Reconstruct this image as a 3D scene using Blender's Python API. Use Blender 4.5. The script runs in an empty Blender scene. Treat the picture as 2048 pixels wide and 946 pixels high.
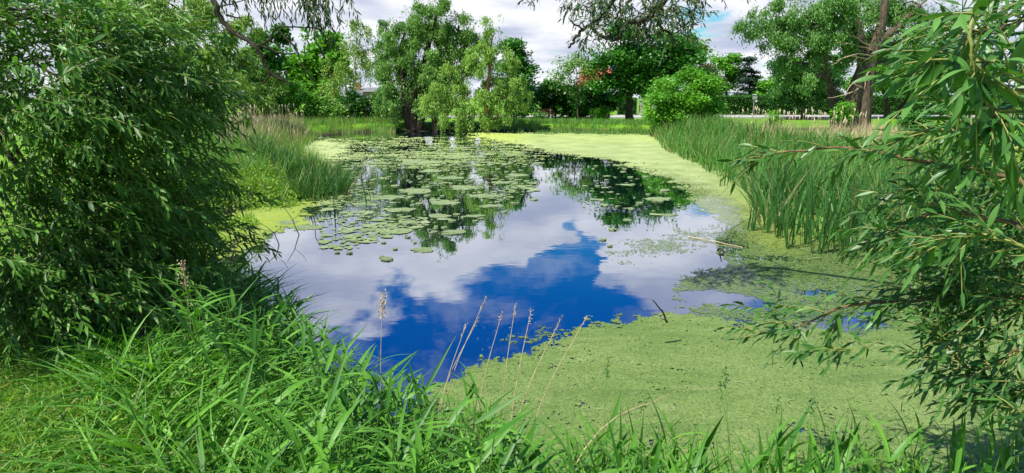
import bpy, math, random
import numpy as np
from mathutils import Matrix, Vector
R = math.radians
rng = np.random.default_rng(7)
random.seed(7)
scn = bpy.context.scene
COL = scn.collection

# ------------------------------------------------------------------ camera
CAMZ, F, PITCH = 2.3, 1200.0, math.atan(281 / 1200.0)
cam_d = bpy.data.cameras.new('camera'); cam = bpy.data.objects.new('camera', cam_d); COL.objects.link(cam)
cam.location = (0, 0, CAMZ); cam.rotation_euler = (R(90) - PITCH, 0, 0)
cam_d.sensor_width = 36; cam_d.lens = 36 * F / 2048.0; cam_d.clip_start = .05; cam_d.clip_end = 3000
scn.camera = cam
scn.view_settings.view_transform = 'Standard'; scn.view_settings.look = 'None'
scn.view_settings.exposure = 0.52; scn.view_settings.gamma = 1
scn.cycles.max_bounces = 6; scn.cycles.diffuse_bounces = 3; scn.cycles.transmission_bounces = 4
scn.cycles.glossy_bounces = 3; scn.cycles.transparent_max_bounces = 8
FW = np.array([0, math.cos(PITCH), -math.sin(PITCH)]); UP = np.array([0, math.sin(PITCH), math.cos(PITCH)])
CAM = np.array([0, 0, CAMZ])
def ray(px, py): return FW + np.array([(px - 1024) / F, 0, 0]) + UP * (473 - py) / F
def onz(px, py, z=0.0):
    d = ray(px, py); return CAM + d * (z - CAMZ) / d[2]
def aty(px, py, D):
    d = ray(px, py); return CAM + d * D / d[1]
def to_px(P):
    q = np.asarray(P) - CAM; dep = q @ FW
    dep = np.where(np.abs(dep) < 1e-4, 1e-4, dep)
    return 1024 + F * q[..., 0] / dep, 473 - F * (q @ UP) / dep, dep

# ------------------------------------------------------------------ node helpers
class NT:
    def __init__(s, tree): s.t = tree; s.n = tree.nodes; s.l = tree.links
    def node(s, typ, **kw):
        n = s.n.new(typ)
        for k, v in kw.items():
            if k.startswith('i_'): s.put(n.inputs[k[2:].replace('_', ' ')], v)
            else: setattr(n, k, v)
        return n
    def put(s, sock, v):
        if hasattr(v, 'links'): s.l.new(v, sock)
        else: sock.default_value = v
    def math(s, op, a, b=0.0, c=0.0, clamp=False):
        n = s.n.new('ShaderNodeMath'); n.operation = op; n.use_clamp = clamp
        s.put(n.inputs[0], a); s.put(n.inputs[1], b); s.put(n.inputs[2], c); return n.outputs[0]
    def mix(s, f, a, b, mode='MIX'):
        n = s.n.new('ShaderNodeMix'); n.data_type = 'RGBA'; n.blend_type = mode
        s.put(n.inputs[0], f); s.put(n.inputs[6], a if hasattr(a, 'links') else (*a, 1)); s.put(n.inputs[7], b if hasattr(b, 'links') else (*b, 1)); return n.outputs[2]
    def rng(s, v, a, b, c=0.0, d=1.0, smooth=True):
        n = s.n.new('ShaderNodeMapRange'); n.interpolation_type = 'SMOOTHSTEP' if smooth else 'LINEAR'
        for k, x in enumerate((v, a, b, c, d)): s.put(n.inputs[k], x)
        return n.outputs[0]
    def noise(s, vec, scale, detail=4, rough=.55, dist=0.0):
        n = s.n.new('ShaderNodeTexNoise'); n.inputs['Scale'].default_value = scale; n.inputs['Detail'].default_value = detail
        n.inputs['Roughness'].default_value = rough; n.inputs['Distortion'].default_value = dist
        if vec is not None: s.l.new(vec, n.inputs['Vector'])
        return n.outputs['Fac']
    def dot(s, v, c):
        n = s.n.new('ShaderNodeVectorMath'); n.operation = 'DOT_PRODUCT'; s.l.new(v, n.inputs[0]); n.inputs[1].default_value = c; return n.outputs['Value']

# ------------------------------------------------------------------ world and sun
SUN_EL, SUN_AZ = 58, -56           # azimuth measured from behind the camera, towards its right
w = bpy.data.worlds.new('World'); scn.world = w; w.use_nodes = True
N = NT(w.node_tree); bg = w.node_tree.nodes['Background']
sky = N.node('ShaderNodeTexSky', sky_type='NISHITA', sun_disc=False)
sky.sun_elevation = R(SUN_EL); sky.sun_rotation = R(180 - SUN_AZ); sky.air_density = 1.0; sky.dust_density = .3; sky.ozone_density = 2.5
tc = N.node('ShaderNodeTexCoord').outputs['Generated']
sx = N.node('ShaderNodeSeparateXYZ'); N.l.new(tc, sx.inputs[0])
zc = N.math('MAXIMUM', sx.outputs[2], 0.0)
den = N.math('ADD', zc, 0.16)
cb = N.node('ShaderNodeCombineXYZ'); N.l.new(N.math('DIVIDE', sx.outputs[0], den), cb.inputs[0]); N.l.new(N.math('DIVIDE', sx.outputs[1], den), cb.inputs[1]); cb.inputs[2].default_value = 3.1
n1 = N.noise(cb.outputs[0], 1.7, 8, .58, .35)
n2 = N.noise(cb.outputs[0], 1.9, 5, .5)
def skyblob(px, py, deg, soft, amt):
    d = ray(px, py); d = d / np.linalg.norm(d); d[2] = abs(d[2])   # direction mirrored up: a bank of cloud standing there
    return N.rng(N.math('ADD', N.dot(tc, tuple(d)), N.math('MULTIPLY', N.math('SUBTRACT', n2, .5), .012)), math.cos(R(deg + soft)), math.cos(R(max(deg - soft, .01))), 0, amt)
cov = N.math('ADD', n1, N.rng(zc, .15, .40, .22, -.07))
for b in ((1060, 440, 4.5, 2, .26), (1215, 470, 1.6, 1.5, .2), (1150, 480, 1.2, 1.2, -.36), (1120, 545, 2.0, 1.6, -.34), (960, 500, 5.5, 3, .16), (760, 480, 7, 4, .14), (1340, 500, 6, 4, .13), (620, 600, 5, 4, .14), (770, 620, 1.6, 1.6, .13), (900, 560, 3, 2, .08),
          (900, 690, 9, 5, -.26), (1130, 630, 6, 4, -.16), (1415, 5, 2, 2, -.2)):
    if b[1] < 192:
        d = ray(b[0], b[1])
    cov = N.math('ADD', cov, skyblob(*b))
cl = N.math('MAXIMUM', N.rng(cov, .48, .63), N.math('MULTIPLY', N.rng(N.noise(cb.outputs[0], 2.6, 8, .64, .4), .44, .68), .30))
shade = N.mix(N.rng(n2, .30, .66), (.50, .56, .72), (1.02, 1.03, 1.05))
bright = N.mix(N.rng(zc, .10, .34), (.95, .95, .97), (.80, .82, .92))
ccol = N.mix(1.0, shade, bright, 'MULTIPLY')
hs = N.node('ShaderNodeHueSaturation', i_Saturation=1.55, i_Value=.105); N.l.new(sky.outputs[0], hs.inputs['Color'])
deep = N.mix(N.rng(zc, .12, .40), (1.0, 1.25, 1.15), (.52, .80, 1.25))
blue = N.mix(1.0, hs.outputs[0], deep, 'MULTIPLY')
fin = N.mix(cl, blue, ccol)
# strength .1 of a sky of real brightness: clouds are given in the same units
up10 = N.node('ShaderNodeVectorMath', operation='SCALE'); N.l.new(fin, up10.inputs[0]); up10.inputs['Scale'].default_value = 10
N.l.new(up10.outputs[0], bg.inputs['Color']); bg.inputs['Strength'].default_value = .078
sd = bpy.data.lights.new('sun', 'SUN'); sd.energy = 5.0; sd.angle = R(.55); sd.color = (1, .95, .84)
sun = bpy.data.objects.new('sun', sd); COL.objects.link(sun)
sun.rotation_euler = (R(90 - SUN_EL), 0, R(SUN_AZ))

# ------------------------------------------------------------------ materials
def newmat(name):
    m = bpy.data.materials.new(name); m.use_nodes = True; n = NT(m.node_tree); b = m.node_tree.nodes['Principled BSDF']
    return m, n, b
def leafmat(name, dark, light, rough=.45, trans=.3, spec=.45, dry=None, dryat=.955):
    m, n, b = newmat(name)
    a = n.node('ShaderNodeAttribute', attribute_name='tint')
    tc = n.node('ShaderNodeTexCoord').outputs['Object']
    oi = n.node('ShaderNodeObjectInfo'); f = n.math('ADD', n.math('MULTIPLY', a.outputs['Fac'], .8), n.math('ADD', n.math('MULTIPLY', n.noise(tc, 1.3, 3), .25), n.math('MULTIPLY', n.math('SUBTRACT', oi.outputs['Random'], .5), .22)), clamp=True)
    c = n.mix(f, dark, light)
    if dry: c = n.mix(n.rng(a.outputs['Fac'], dryat, dryat + .015), c, dry)
    n.l.new(c, b.inputs['Base Color']); b.inputs['Roughness'].default_value = rough; b.inputs['Specular IOR Level'].default_value = spec
    tr = n.node('ShaderNodeBsdfTranslucent'); tcol = n.mix(1.0, c, (1.25, 1.35, .45), 'MULTIPLY'); n.l.new(tcol, tr.inputs[0])
    mx = n.node('ShaderNodeMixShader'); mx.inputs[0].default_value = trans
    n.l.new(b.outputs[0], mx.inputs[1]); n.l.new(tr.outputs[0], mx.inputs[2])
    n.l.new(mx.outputs[0], m.node_tree.nodes['Material Output'].inputs[0])
    return m
def surf(name, c1, c2, scale=6, rough=.85, bump=.3, stretch=(1, 1, 1), detail=6, spec=.3):
    m, n, b = newmat(name)
    tc = n.node('ShaderNodeTexCoord').outputs['Object']
    mp = n.node('ShaderNodeMapping'); n.l.new(tc, mp.inputs[0]); mp.inputs['Scale'].default_value = stretch
    f = n.noise(mp.outputs[0], scale, detail, .62)
    n.l.new(n.mix(n.rng(f, .3, .7), c1, c2), b.inputs['Base Color'])
    b.inputs['Roughness'].default_value = rough; b.inputs['Specular IOR Level'].default_value = spec
    if bump:
        bp = n.node('ShaderNodeBump', i_Strength=bump, i_Distance=.05); n.l.new(f, bp.inputs['Height']); n.l.new(bp.outputs[0], b.inputs['Normal'])
    return m
M = {}
M['willow'] = leafmat('willow_leaf', (.006, .048, .003), (.19, .44, .055), .45, .26, .28)
M['willow_shade_painted'] = leafmat('willow_leaf_shade_painted', (.006, .03, .008), (.035, .11, .03), .55, .12, .25)  # backlit shade of the overhanging sprays painted into a darker willow leaf colour
M['willow_near'] = leafmat('willow_leaf_near', (.014, .08, .010), (.15, .35, .07), .4, .28, .4)
M['crown_willow'] = leafmat('crown_willow', (.045, .16, .018), (.27, .49, .08), .5, .3)
M['crown_yellow'] = leafmat('crown_yellow', (.08, .20, .02), (.34, .50, .08), .5, .32)
M['crown_grey'] = leafmat('crown_grey', (.035, .13, .025), (.19, .40, .08), .5, .3)
M['crown_dark'] = leafmat('crown_dark', (.010, .06, .006), (.055, .20, .015), .42, .25)
M['crown_maple'] = leafmat('crown_maple', (.014, .095, .008), (.10, .34, .03), .42, .28)
M['crown_bright'] = leafmat('crown_bright', (.05, .22, .01), (.22, .52, .04), .42, .32)
M['crown_spruce'] = leafmat('crown_spruce', (.008, .035, .014), (.02, .08, .03), .6, .1)
M['crown_red'] = leafmat('crown_red', (.09, .05, .03), (.17, .12, .055), .6, .2)
M['hedge'] = leafmat('hedge_leaf', (.02, .10, .01), (.09, .27, .03), .45, .25)
M['reed'] = leafmat('reed_leaf', (.04, .16, .02), (.20, .43, .08), .42, .28, .35, (.36, .29, .13), .91)
M['reed_light'] = leafmat('reed_leaf_pale', (.07, .20, .03), (.26, .46, .09), .45, .3, .3, (.46, .36, .18), .86)
M['crown_mid'] = leafmat('crown_mid', (.07, .21, .025), (.34, .54, .10), .5, .3, .3)
M['reed_near'] = leafmat('reed_leaf_near', (.02, .09, .015), (.10, .27, .05), .4, .22, .35, (.30, .24, .11), .92)
M['grass'] = leafmat('grass_blade', (.014, .11, .006), (.19, .46, .05), .45, .30, .35)
M['grass_fine'] = leafmat('grass_fine', (.07, .20, .012), (.34, .54, .06), .5, .34, .4, (.42, .33, .14))
M['lawn_blade'] = leafmat('lawn_blade', (.14, .36, .02), (.32, .56, .05), .55, .3, .3)
M['straw_leaf'] = leafmat('old_grass', (.22, .24, .05), (.52, .44, .2), .7, .3, .2)
M['herb'] = leafmat('herb_leaf', (.14, .30, .02), (.38, .54, .08), .5, .34, .4)
M['straw'] = surf('dry_straw', (.38, .28, .14), (.62, .50, .32), 30, .8, .1)
M['fluff'] = surf('cattail_fluff', (.48, .36, .22), (.74, .62, .46), 40, 1, .4)
M['bark'] = surf('bark', (.04, .03, .022), (.17, .125, .085), 5, .95, 1.0, (2.2, 2.2, .5), 8)
M['bark_dark'] = surf('bark_dark', (.02, .017, .012), (.07, .055, .035), 6, .95, .8, (2, 2, .5))
M['bark_red'] = surf('bark_orange', (.16, .09, .04), (.34, .20, .09), 6, .9, .6, (2, 2, .5))
M['bark_white'] = surf('bark_birch', (.25, .24, .22), (.62, .60, .56), 3, .8, .3, (1, 1, 5))
M['twig'] = surf('twig', (.10, .06, .03), (.22, .14, .07), 20, .8, .3)
M['twig_green'] = surf('twig_green', (.16, .20, .05), (.34, .34, .10), 20, .6, .2)
M['deadwood'] = surf('deadwood', (.30, .22, .13), (.55, .42, .28), 14, .9, .4)
M['stem'] = surf('stem_green', (.07, .20, .02), (.16, .32, .05), 20, .5, .1)
M['concrete'] = surf('concrete', (.40, .39, .37), (.56, .55, .53), 3, .9, .2)
M['asphalt'] = surf('asphalt', (.12, .12, .125), (.2, .2, .205), 20, .9, .3)
M['gravel'] = surf('gravel', (.38, .30, .24), (.55, .47, .40), 25, .95, .5)
M['render_white'] = surf('white_render', (.62, .62, .60), (.78, .78, .76), 2, .9, .1)
M['render_grey'] = surf('grey_cladding', (.42, .43, .45), (.55, .56, .58), 2, .7, .1)
M['render_beige'] = surf('beige_render', (.42, .34, .26), (.56, .47, .38), 3, .9, .2)
M['render_aqua'] = surf('pale_green_boards', (.42, .58, .50), (.56, .70, .62), 3, .8, .2, (8, 8, .3))
M['roof_red'] = surf('red_roof_tiles', (.32, .07, .035), (.50, .14, .07), 8, .8, .5, (1, 1, 4))
M['roof_grey'] = surf('grey_roof', (.16, .16, .17), (.26, .26, .28), 5, .7, .3)
M['brick'] = surf('brick', (.28, .12, .07), (.45, .24, .15), 12, .9, .4, (1, 1, 3))
M['glass'] = surf('window_glass', (.02, .025, .03), (.04, .05, .06), 2, .08, 0, spec=.9)
M['wood_red'] = surf('red_brown_paint', (.16, .04, .02), (.26, .08, .04), 10, .6, .2, (1, 6, 6))
M['metal'] = surf('galvanised', (.34, .35, .36), (.5, .51, .52), 10, .45, .1)
M['metal'].node_tree.nodes['Principled BSDF'].inputs['Metallic'].default_value = .6
M['stone'] = surf('stone', (.3, .28, .25), (.5, .47, .42), 9, .9, .5)

def ground_mat():
    m, n, b = newmat('ground_grass'); tc = n.node('ShaderNodeTexCoord').outputs['Object']
    f1 = n.noise(tc, .35, 5); f2 = n.noise(tc, 9, 6, .7); f3 = n.noise(tc, 60, 3, .7)
    c = n.mix(n.rng(f1, .35, .65), (.13, .33, .015), (.24, .46, .03))
    c = n.mix(n.rng(f2, .35, .75), c, (.07, .20, .012))
    c = n.mix(n.math('MULTIPLY', n.rng(f3, .5, .75), .5), c, (.26, .36, .05))
    a = n.node('ShaderNodeAttribute', attribute_name='soil')           # mud and litter along the bank
    c = n.mix(a.outputs['Fac'], c, n.mix(f2, (.022, .022, .012), (.06, .05, .025)))
    n.l.new(c, b.inputs['Base Color']); b.inputs['Roughness'].default_value = .9; b.inputs['Specular IOR Level'].default_value = .2
    bp = n.node('ShaderNodeBump', i_Strength=.6, i_Distance=.06); n.l.new(n.math('ADD', f3, f2), bp.inputs['Height']); n.l.new(bp.outputs[0], b.inputs['Normal'])
    return m
M['ground'] = ground_mat()
def water_mat():
    m, n, b = newmat('pond_water'); tc = n.node('ShaderNodeTexCoord').outputs['Object']
    mp = n.node('ShaderNodeMapping'); n.l.new(tc, mp.inputs[0]); mp.inputs['Scale'].default_value = (1, 1.6, 1)
    h = n.math('ADD', n.noise(mp.outputs[0], 1.6, 2, .5), n.math('MULTIPLY', n.noise(mp.outputs[0], 7, 2, .5), .12))
    bp = n.node('ShaderNodeBump', i_Strength=.05, i_Distance=.02); n.l.new(h, bp.inputs['Height'])
    b.inputs['Base Color'].default_value = (.003, .008, .014, 1); b.inputs['Roughness'].default_value = .5; b.inputs['Specular IOR Level'].default_value = 0
    g = n.node('ShaderNodeBsdfGlossy', i_Roughness=.012); g.inputs['Color'].default_value = (.93, .96, 1, 1); n.l.new(bp.outputs[0], g.inputs['Normal'])
    fr = n.node('ShaderNodeFresnel', i_IOR=1.33); n.l.new(bp.outputs[0], fr.inputs['Normal'])
    mx = n.node('ShaderNodeMixShader'); n.l.new(n.rng(fr.outputs[0], .02, .6, .56, .84, False), mx.inputs[0])
    n.l.new(b.outputs[0], mx.inputs[1]); n.l.new(g.outputs[0], mx.inputs[2]); n.l.new(mx.outputs[0], m.node_tree.nodes['Material Output'].inputs[0])
    return m
M['water'] = water_mat()
def weed_mat(name, holes=True, c1=(.235, .36, .085), c2=(.35, .48, .14)):
    m, n, b = newmat(name); tc = n.node('ShaderNodeTexCoord').outputs['Object']
    f1 = n.noise(tc, 1.1, 6, .6); f2 = n.noise(tc, 130, 3, .8); f3 = n.noise(tc, 22, 5, .7); f4 = n.noise(tc, 48, 4, .75)
    vo = n.node('ShaderNodeTexVoronoi'); n.l.new(tc, vo.inputs['Vector']); vo.inputs['Scale'].default_value = 170
    c = n.mix(n.rng(f1, .3, .7), c1, c2)
    mp = n.node('ShaderNodeMapping'); n.l.new(tc, mp.inputs[0]); mp.inputs['Rotation'].default_value = (0, 0, .25); mp.inputs['Scale'].default_value = (.55, 2.2, 1); f5 = n.noise(mp.outputs[0], 2.4, 7, .68, .4)
    c = n.mix(n.rng(f5, .50, .66), c, n.mix(.5, c, (.13, .22, .05)))
    c = n.mix(n.rng(f5, .44, .34), c, n.mix(.5, c, (.52, .58, .24)))
    c = n.mix(n.rng(f2, .45, .68), n.mix(.45, c, (.05, .12, .03)), c)
    c = n.mix(n.math('MULTIPLY', n.rng(f4, .51, .61), .85), c, (.085, .15, .045))
    c = n.mix(n.rng(f4, .40, .30), c, (.50, .58, .22))
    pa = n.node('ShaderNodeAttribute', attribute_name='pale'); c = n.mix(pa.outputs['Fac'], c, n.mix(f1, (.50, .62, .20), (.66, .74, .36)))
    a = n.node('ShaderNodeAttribute', attribute_name='yellow')
    c = n.mix(a.outputs['Fac'], c, n.mix(f1, (.42, .56, .04), (.56, .66, .12)))
    c = n.mix(n.rng(f3, .66, .74), c, (.10, .17, .045))
    n.l.new(c, b.inputs['Base Color']); b.inputs['Roughness'].default_value = .75; b.inputs['Specular IOR Level'].default_value = .15
    bp = n.node('ShaderNodeBump', i_Strength=1.0, i_Distance=.008); n.l.new(vo.outputs['Distance'], bp.inputs['Height']); n.l.new(bp.outputs[0], b.inputs['Normal'])
    if holes:
        t = n.node('ShaderNodeAttribute', attribute_name='thin')
        tr = n.node('ShaderNodeBsdfTransparent'); mx = n.node('ShaderNodeMixShader')
        hole = n.math('GREATER_THAN', n.math('ADD', n.math('MULTIPLY', t.outputs['Fac'], .17), n.math('MAXIMUM', f2, n.math('SUBTRACT', f3, .02))), .64)
        n.l.new(hole, mx.inputs[0]); n.l.new(b.outputs[0], mx.inputs[1]); n.l.new(tr.outputs[0], mx.inputs[2])
        n.l.new(mx.outputs[0], m.node_tree.nodes['Material Output'].inputs[0])
    return m
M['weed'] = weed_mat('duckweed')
M['pad'] = weed_mat('floating_leaf', False, (.38, .52, .20), (.60, .70, .40))

# ------------------------------------------------------------------ mesh helpers
def mesh(name, V, Fc, mat, attrs=None, smooth=False):
    me = bpy.data.meshes.new(name); V = np.asarray(V, np.float32).reshape(-1, 3); Fc = np.asarray(Fc, np.int32)
    k = Fc.shape[1]; me.vertices.add(len(V)); me.vertices.foreach_set('co', V.ravel())
    me.loops.add(Fc.size); me.loops.foreach_set('vertex_index', Fc.ravel())
    me.polygons.add(len(Fc)); me.polygons.foreach_set('loop_start', np.arange(0, Fc.size, k, dtype=np.int32))
    me.polygons.foreach_set('use_smooth', np.full(len(Fc), smooth, bool))
    for an, av in (attrs or {}).items():
        a = me.attributes.new(an, 'FLOAT', 'POINT'); a.data.foreach_set('value', np.asarray(av, np.float32))
    me.materials.append(mat); me.update(calc_edges=True)
    return me
def obj(name, me, parent=None, kind=None, loc=None):
    o = bpy.data.objects.new(name, me); COL.objects.link(o)
    if parent is not None: o.parent = parent
    if kind: o['kind'] = kind
    if loc is not None: o.location = loc
    return o
def thing(name, label, cat, loc=(0, 0, 0), group=None, rz=0):
    o = bpy.data.objects.new(name, None); COL.objects.link(o); o.location = [float(v) for v in loc]; o.rotation_euler = (0, 0, rz); o.empty_display_size = .2
    o['label'] = label; o['category'] = cat
    if group: o['group'] = group
    return o
def tag(o, label, cat=None, group=None, kind=None):
    o['label'] = label
    if cat: o['category'] = cat
    if group: o['group'] = group
    if kind: o['kind'] = kind
    return o
def unit(a): return a / np.maximum(np.linalg.norm(a, axis=-1, keepdims=True), 1e-9)
def cat_geo(gs):
    V, Fc, A, o = [], [], [], 0
    for g in gs:
        V.append(g[0]); Fc.append(g[1] + o); A.append(g[2] if len(g) > 2 else np.full(len(g[0]), .5)); o += len(g[0])
    return np.concatenate(V), np.concatenate(Fc), np.concatenate(A)
LANCE = lambda t: np.clip(np.sin(np.pi * np.clip(t, 0, 1) ** .8) ** .8, .02, 1)
BLADE = lambda t: np.clip(np.minimum(1, (1 - t) * 1.7) * np.minimum(1, .45 + 3 * t), .015, 1)
def ribbons(P, D, S, L, W, bend=0.2, seg=3, prof=LANCE, fold=0.0, tint=None, G=None):
    """many leaves or blades at once: root P, direction D, side S, length L, width W, sag towards G"""
    n = len(P); L = np.broadcast_to(L, n); W = np.broadcast_to(W, n); bend = np.broadcast_to(bend, n)
    D = unit(D); S = unit(S - D * (S * D).sum(-1, keepdims=True)); Nn = np.cross(S, D)
    t = np.linspace(0, 1, seg + 1); G = np.array([0, 0, -1.0]) if G is None else G
    G = np.broadcast_to(G, (n, 3))
    C = P[:, None] + D[:, None] * (L[:, None] * (t - .15 * bend[:, None] * t * t))[..., None] + G[:, None] * (L * bend)[:, None, None] * (t ** 2)[None, :, None]
    wd = (W[:, None] * prof(t)[None]) * .5
    a = C - S[:, None] * wd[..., None]; b = C + S[:, None] * wd[..., None]
    if fold: cols = [a, C - Nn[:, None] * (wd * fold)[..., None], b]
    else: cols = [a, b]
    k = len(cols); V = np.stack(cols, 2)  # n, seg+1, k, 3
    idx = np.arange(n * (seg + 1) * k).reshape(n, seg + 1, k)
    Fc = np.stack([idx[:, :-1, :-1], idx[:, :-1, 1:], idx[:, 1:, 1:], idx[:, 1:, :-1]], -1).reshape(-1, 4)
    tint = rng.random(n) if tint is None else np.broadcast_to(tint, n)
    return V.reshape(-1, 3), Fc, np.repeat(tint, (seg + 1) * k)
def rhombs(P, D, S, L, W, tint):
    D = unit(D); S = unit(np.cross(D, S)); h = (L * .5)[:, None]; q = (W * .5)[:, None]
    V = np.stack([P - D * h, P + S * q, P + D * h, P - S * q], 1); n = len(P)
    return V.reshape(-1, 3), np.arange(n * 4).reshape(n, 4), np.repeat(tint, 4)
def smooth_line(pts, n=None):
    """Catmull-Rom through the points"""
    p = np.asarray(pts, float)
    if len(p) < 3: 
        t = np.linspace(0, 1, (n or 3))[:, None]; return p[0] * (1 - t) + p[-1] * t
    q = np.vstack([2 * p[0] - p[1], p, 2 * p[-1] - p[-2]]); out = []; m = n or 4
    for i in range(len(p) - 1):
        a, b, c, d = q[i:i + 4]
        for t in np.linspace(0, 1, m, endpoint=False):
            out.append(.5 * (2 * b + (c - a) * t + (2 * a - 5 * b + 4 * c - d) * t * t + (3 * b - a - 3 * c + d) * t ** 3))
    out.append(p[-1]); return np.array(out)
def tube(pts, r0, r1=None, sides=6, smooth=4, wob=0.0, radii=None):
    p = smooth_line(pts, smooth) if smooth else np.asarray(pts, float)
    if wob: p = p + np.concatenate([np.zeros((1, 3)), rng.normal(0, wob, (len(p) - 2, 3)), np.zeros((1, 3))])
    n = len(p); r = np.linspace(r0, r0 if r1 is None else r1, n) if radii is None else np.interp(np.linspace(0, 1, n), np.linspace(0, 1, len(radii)), radii)
    T = unit(np.gradient(p, axis=0)); ref = np.array([.31, .95, .05]) if abs(T[0, 2]) > .6 else np.array([0.05, .1, 1.0])
    A = unit(np.cross(T, ref)); B = np.cross(T, A); a = np.linspace(0, 2 * np.pi, sides, endpoint=False)
    V = p[:, None] + (A[:, None] * np.cos(a)[None, :, None] + B[:, None] * np.sin(a)[None, :, None]) * r[:, None, None]
    idx = np.arange(n * sides).reshape(n, sides); nx = np.roll(idx, -1, 1)
    Fc = np.stack([idx[:-1], nx[:-1], nx[1:], idx[1:]], -1).reshape(-1, 4)
    V = V.reshape(-1, 3); c = len(V)
    V = np.vstack([V, p[0], p[-1]])
    cap = np.array([[c, nx[0, i], idx[0, i], idx[0, i]] for i in range(0)] , int).reshape(-1, 4)
    caps = [(c, nx[0, i], idx[0, i], c) for i in range(0)]
    return V, Fc, np.full(len(V), .5)
def box(c, s, rz=0.0):
    x, y, z = np.asarray(s) / 2.0
    v = np.array([[i, j, k] for i in (-x, x) for j in (-y, y) for k in (-z, z)], float)
    ca, sa = math.cos(rz), math.sin(rz); v = np.stack([v[:, 0] * ca - v[:, 1] * sa, v[:, 0] * sa + v[:, 1] * ca, v[:, 2]], 1) + np.asarray(c)
    f = np.array([[0, 1, 3, 2], [4, 6, 7, 5], [0, 4, 5, 1], [2, 3, 7, 6], [0, 2, 6, 4], [1, 5, 7, 3]])
    return v, f, np.full(8, .5)
def gmesh(name, gs, mat, loc=(0, 0, 0), smooth=False, tint=False):
    V, Fc, A = cat_geo(gs if isinstance(gs, list) else [gs])
    return mesh(name, V - np.asarray(loc, float), Fc, mat, {'tint': A} if tint else None, smooth)
# value noise, for shapes
_perm = rng.random((256, 256))
def vnoise(x, y):
    xi = np.floor(x).astype(int); yi = np.floor(y).astype(int); fx = x - xi; fy = y - yi
    fx = fx * fx * (3 - 2 * fx); fy = fy * fy * (3 - 2 * fy)
    g = lambda i, j: _perm[i & 255, j & 255]
    return (g(xi, yi) * (1 - fx) + g(xi + 1, yi) * fx) * (1 - fy) + (g(xi, yi + 1) * (1 - fx) + g(xi + 1, yi + 1) * fx) * fy
def fbm(x, y, o=5, gain=.55):
    s = 0; a = 1; t = 0
    for i in range(o):
        s = s + a * vnoise(x * 2 ** i + 17.3 * i, y * 2 ** i + 9.1 * i); t += a; a *= gain
    return s / t
def in_poly(x, y, poly):
    p = np.asarray(poly); c = np.zeros(np.shape(x), bool); j = len(p) - 1
    for i in range(len(p)):
        xi, yi = p[i]; xj, yj = p[j]
        if yi != yj: c ^= ((yi > y) != (yj > y)) & (x < (xj - xi) * (y - yi) / (yj - yi) + xi)
        j = i
    return c
def poly_dist(x, y, poly):
    p = np.asarray(poly, float); d = np.full(np.shape(x), 1e9)
    for i in range(len(p)):
        a = p[i - 1]; b = p[i]; e = b - a; L = e @ e
        t = np.clip(((x - a[0]) * e[0] + (y - a[1]) * e[1]) / L, 0, 1)
        d = np.minimum(d, np.hypot(x - a[0] - t * e[0], y - a[1] - t * e[1]))
    return np.where(in_poly(x, y, poly), -d, d)
def sstep(x, a, b):
    t = np.clip((x - a) / (b - a), 0, 1); return t * t * (3 - 2 * t)

# ------------------------------------------------------------------ ground, water, road
SHORE_PX = [(500, 560), (400, 505), (405, 450), (500, 416), (600, 400), (640, 380), (600, 345), (580, 305), (625, 276), (700, 266), (770, 264), (880, 262), (1000, 263),
            (1140, 264), (1290, 268), (1350, 285), (1450, 305), (1600, 335), (1800, 385), (2100, 460), (2420, 600)]
SHORE = [tuple(onz(*p)[:2]) for p in SHORE_PX] + [(7.5, 3.6), (4.5, 2.95), (2.0, 2.85), (.6, 2.9), (-.2, 3.05), (-.9, 3.55), (-1.6, 4.3), (-2.3, 5.3), (-2.9, 6.5)]
def ground_z(x, y):
    d = poly_dist(x, y, SHORE) + (fbm(x * .9, y * .9, 3) - .5) * .35
    z = np.where(d > 0, .48 * sstep(d, -.15, 1.3), -.55 * sstep(-d, -.1, 1.5)) + (fbm(x * .35 + 40, y * .35, 4) - .5) * .12 * sstep(d, .5, 4)
    return z - .02
def axis(lo, hi, st, far, k=1.25):
    a = list(np.arange(lo, hi + st, st)); s = st
    while a[-1] < far[1]: s *= k; a.append(a[-1] + s)
    s = st; b = [lo]
    while b[-1] > far[0]: s *= k; b.append(b[-1] - s)
    return np.array(b[:0:-1] + a)
gx = axis(-12, 16, .2, (-420, 420)); gy = axis(1.6, 40, .2, (-80, 600))
X, Y = np.meshgrid(gx, gy); Z = ground_z(X, Y)
idx = np.arange(X.size).reshape(X.shape)
Fg = np.stack([idx[:-1, :-1], idx[:-1, 1:], idx[1:, 1:], idx[1:, :-1]], -1).reshape(-1, 4)
dsh = poly_dist(X, Y, SHORE)
soil = np.clip(1 - sstep(dsh, .2, 1.0) + sstep(np.hypot((X + 3.6) / 1.8, (Y - 5.6) / 1.6), 1.2, .6) , 0, 1)
g = obj('ground', mesh('ground', np.stack([X, Y, Z], -1), Fg, M['ground'], {'soil': soil.ravel()}, True)); tag(g, 'grassy ground and lawn around the pond', kind='structure')
wv = np.array([[-14, 2.2, 0], [20, 2.2, 0], [24, 41, 0], [-20, 41, 0]], float)
wo = obj('water', mesh('water', wv, [[0, 1, 2, 3]], M['water'])); tag(wo, 'still dark pond water mirroring clouds and blue sky', kind='structure')
def strip(name, x0, x1, y0, y1, z, mat, label, h=.02):
    return tag(obj(name, gmesh(name, [box(((x0 + x1) / 2, (y0 + y1) / 2, z - h / 2), (x1 - x0, y1 - y0, h))], mat)), label, kind='structure')
strip('pavement', -200, 260, 51.2, 54.6, .60, M['concrete'], 'pale pavement running along the far side of the lawn', .3)
strip('kerb', -200, 260, 54.6, 54.8, .63, M['concrete'], 'kerb between pavement and road', .3)
strip('road', -200, 260, 54.8, 60.2, .50, M['asphalt'], 'asphalt road in front of the hedge', .2)
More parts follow.
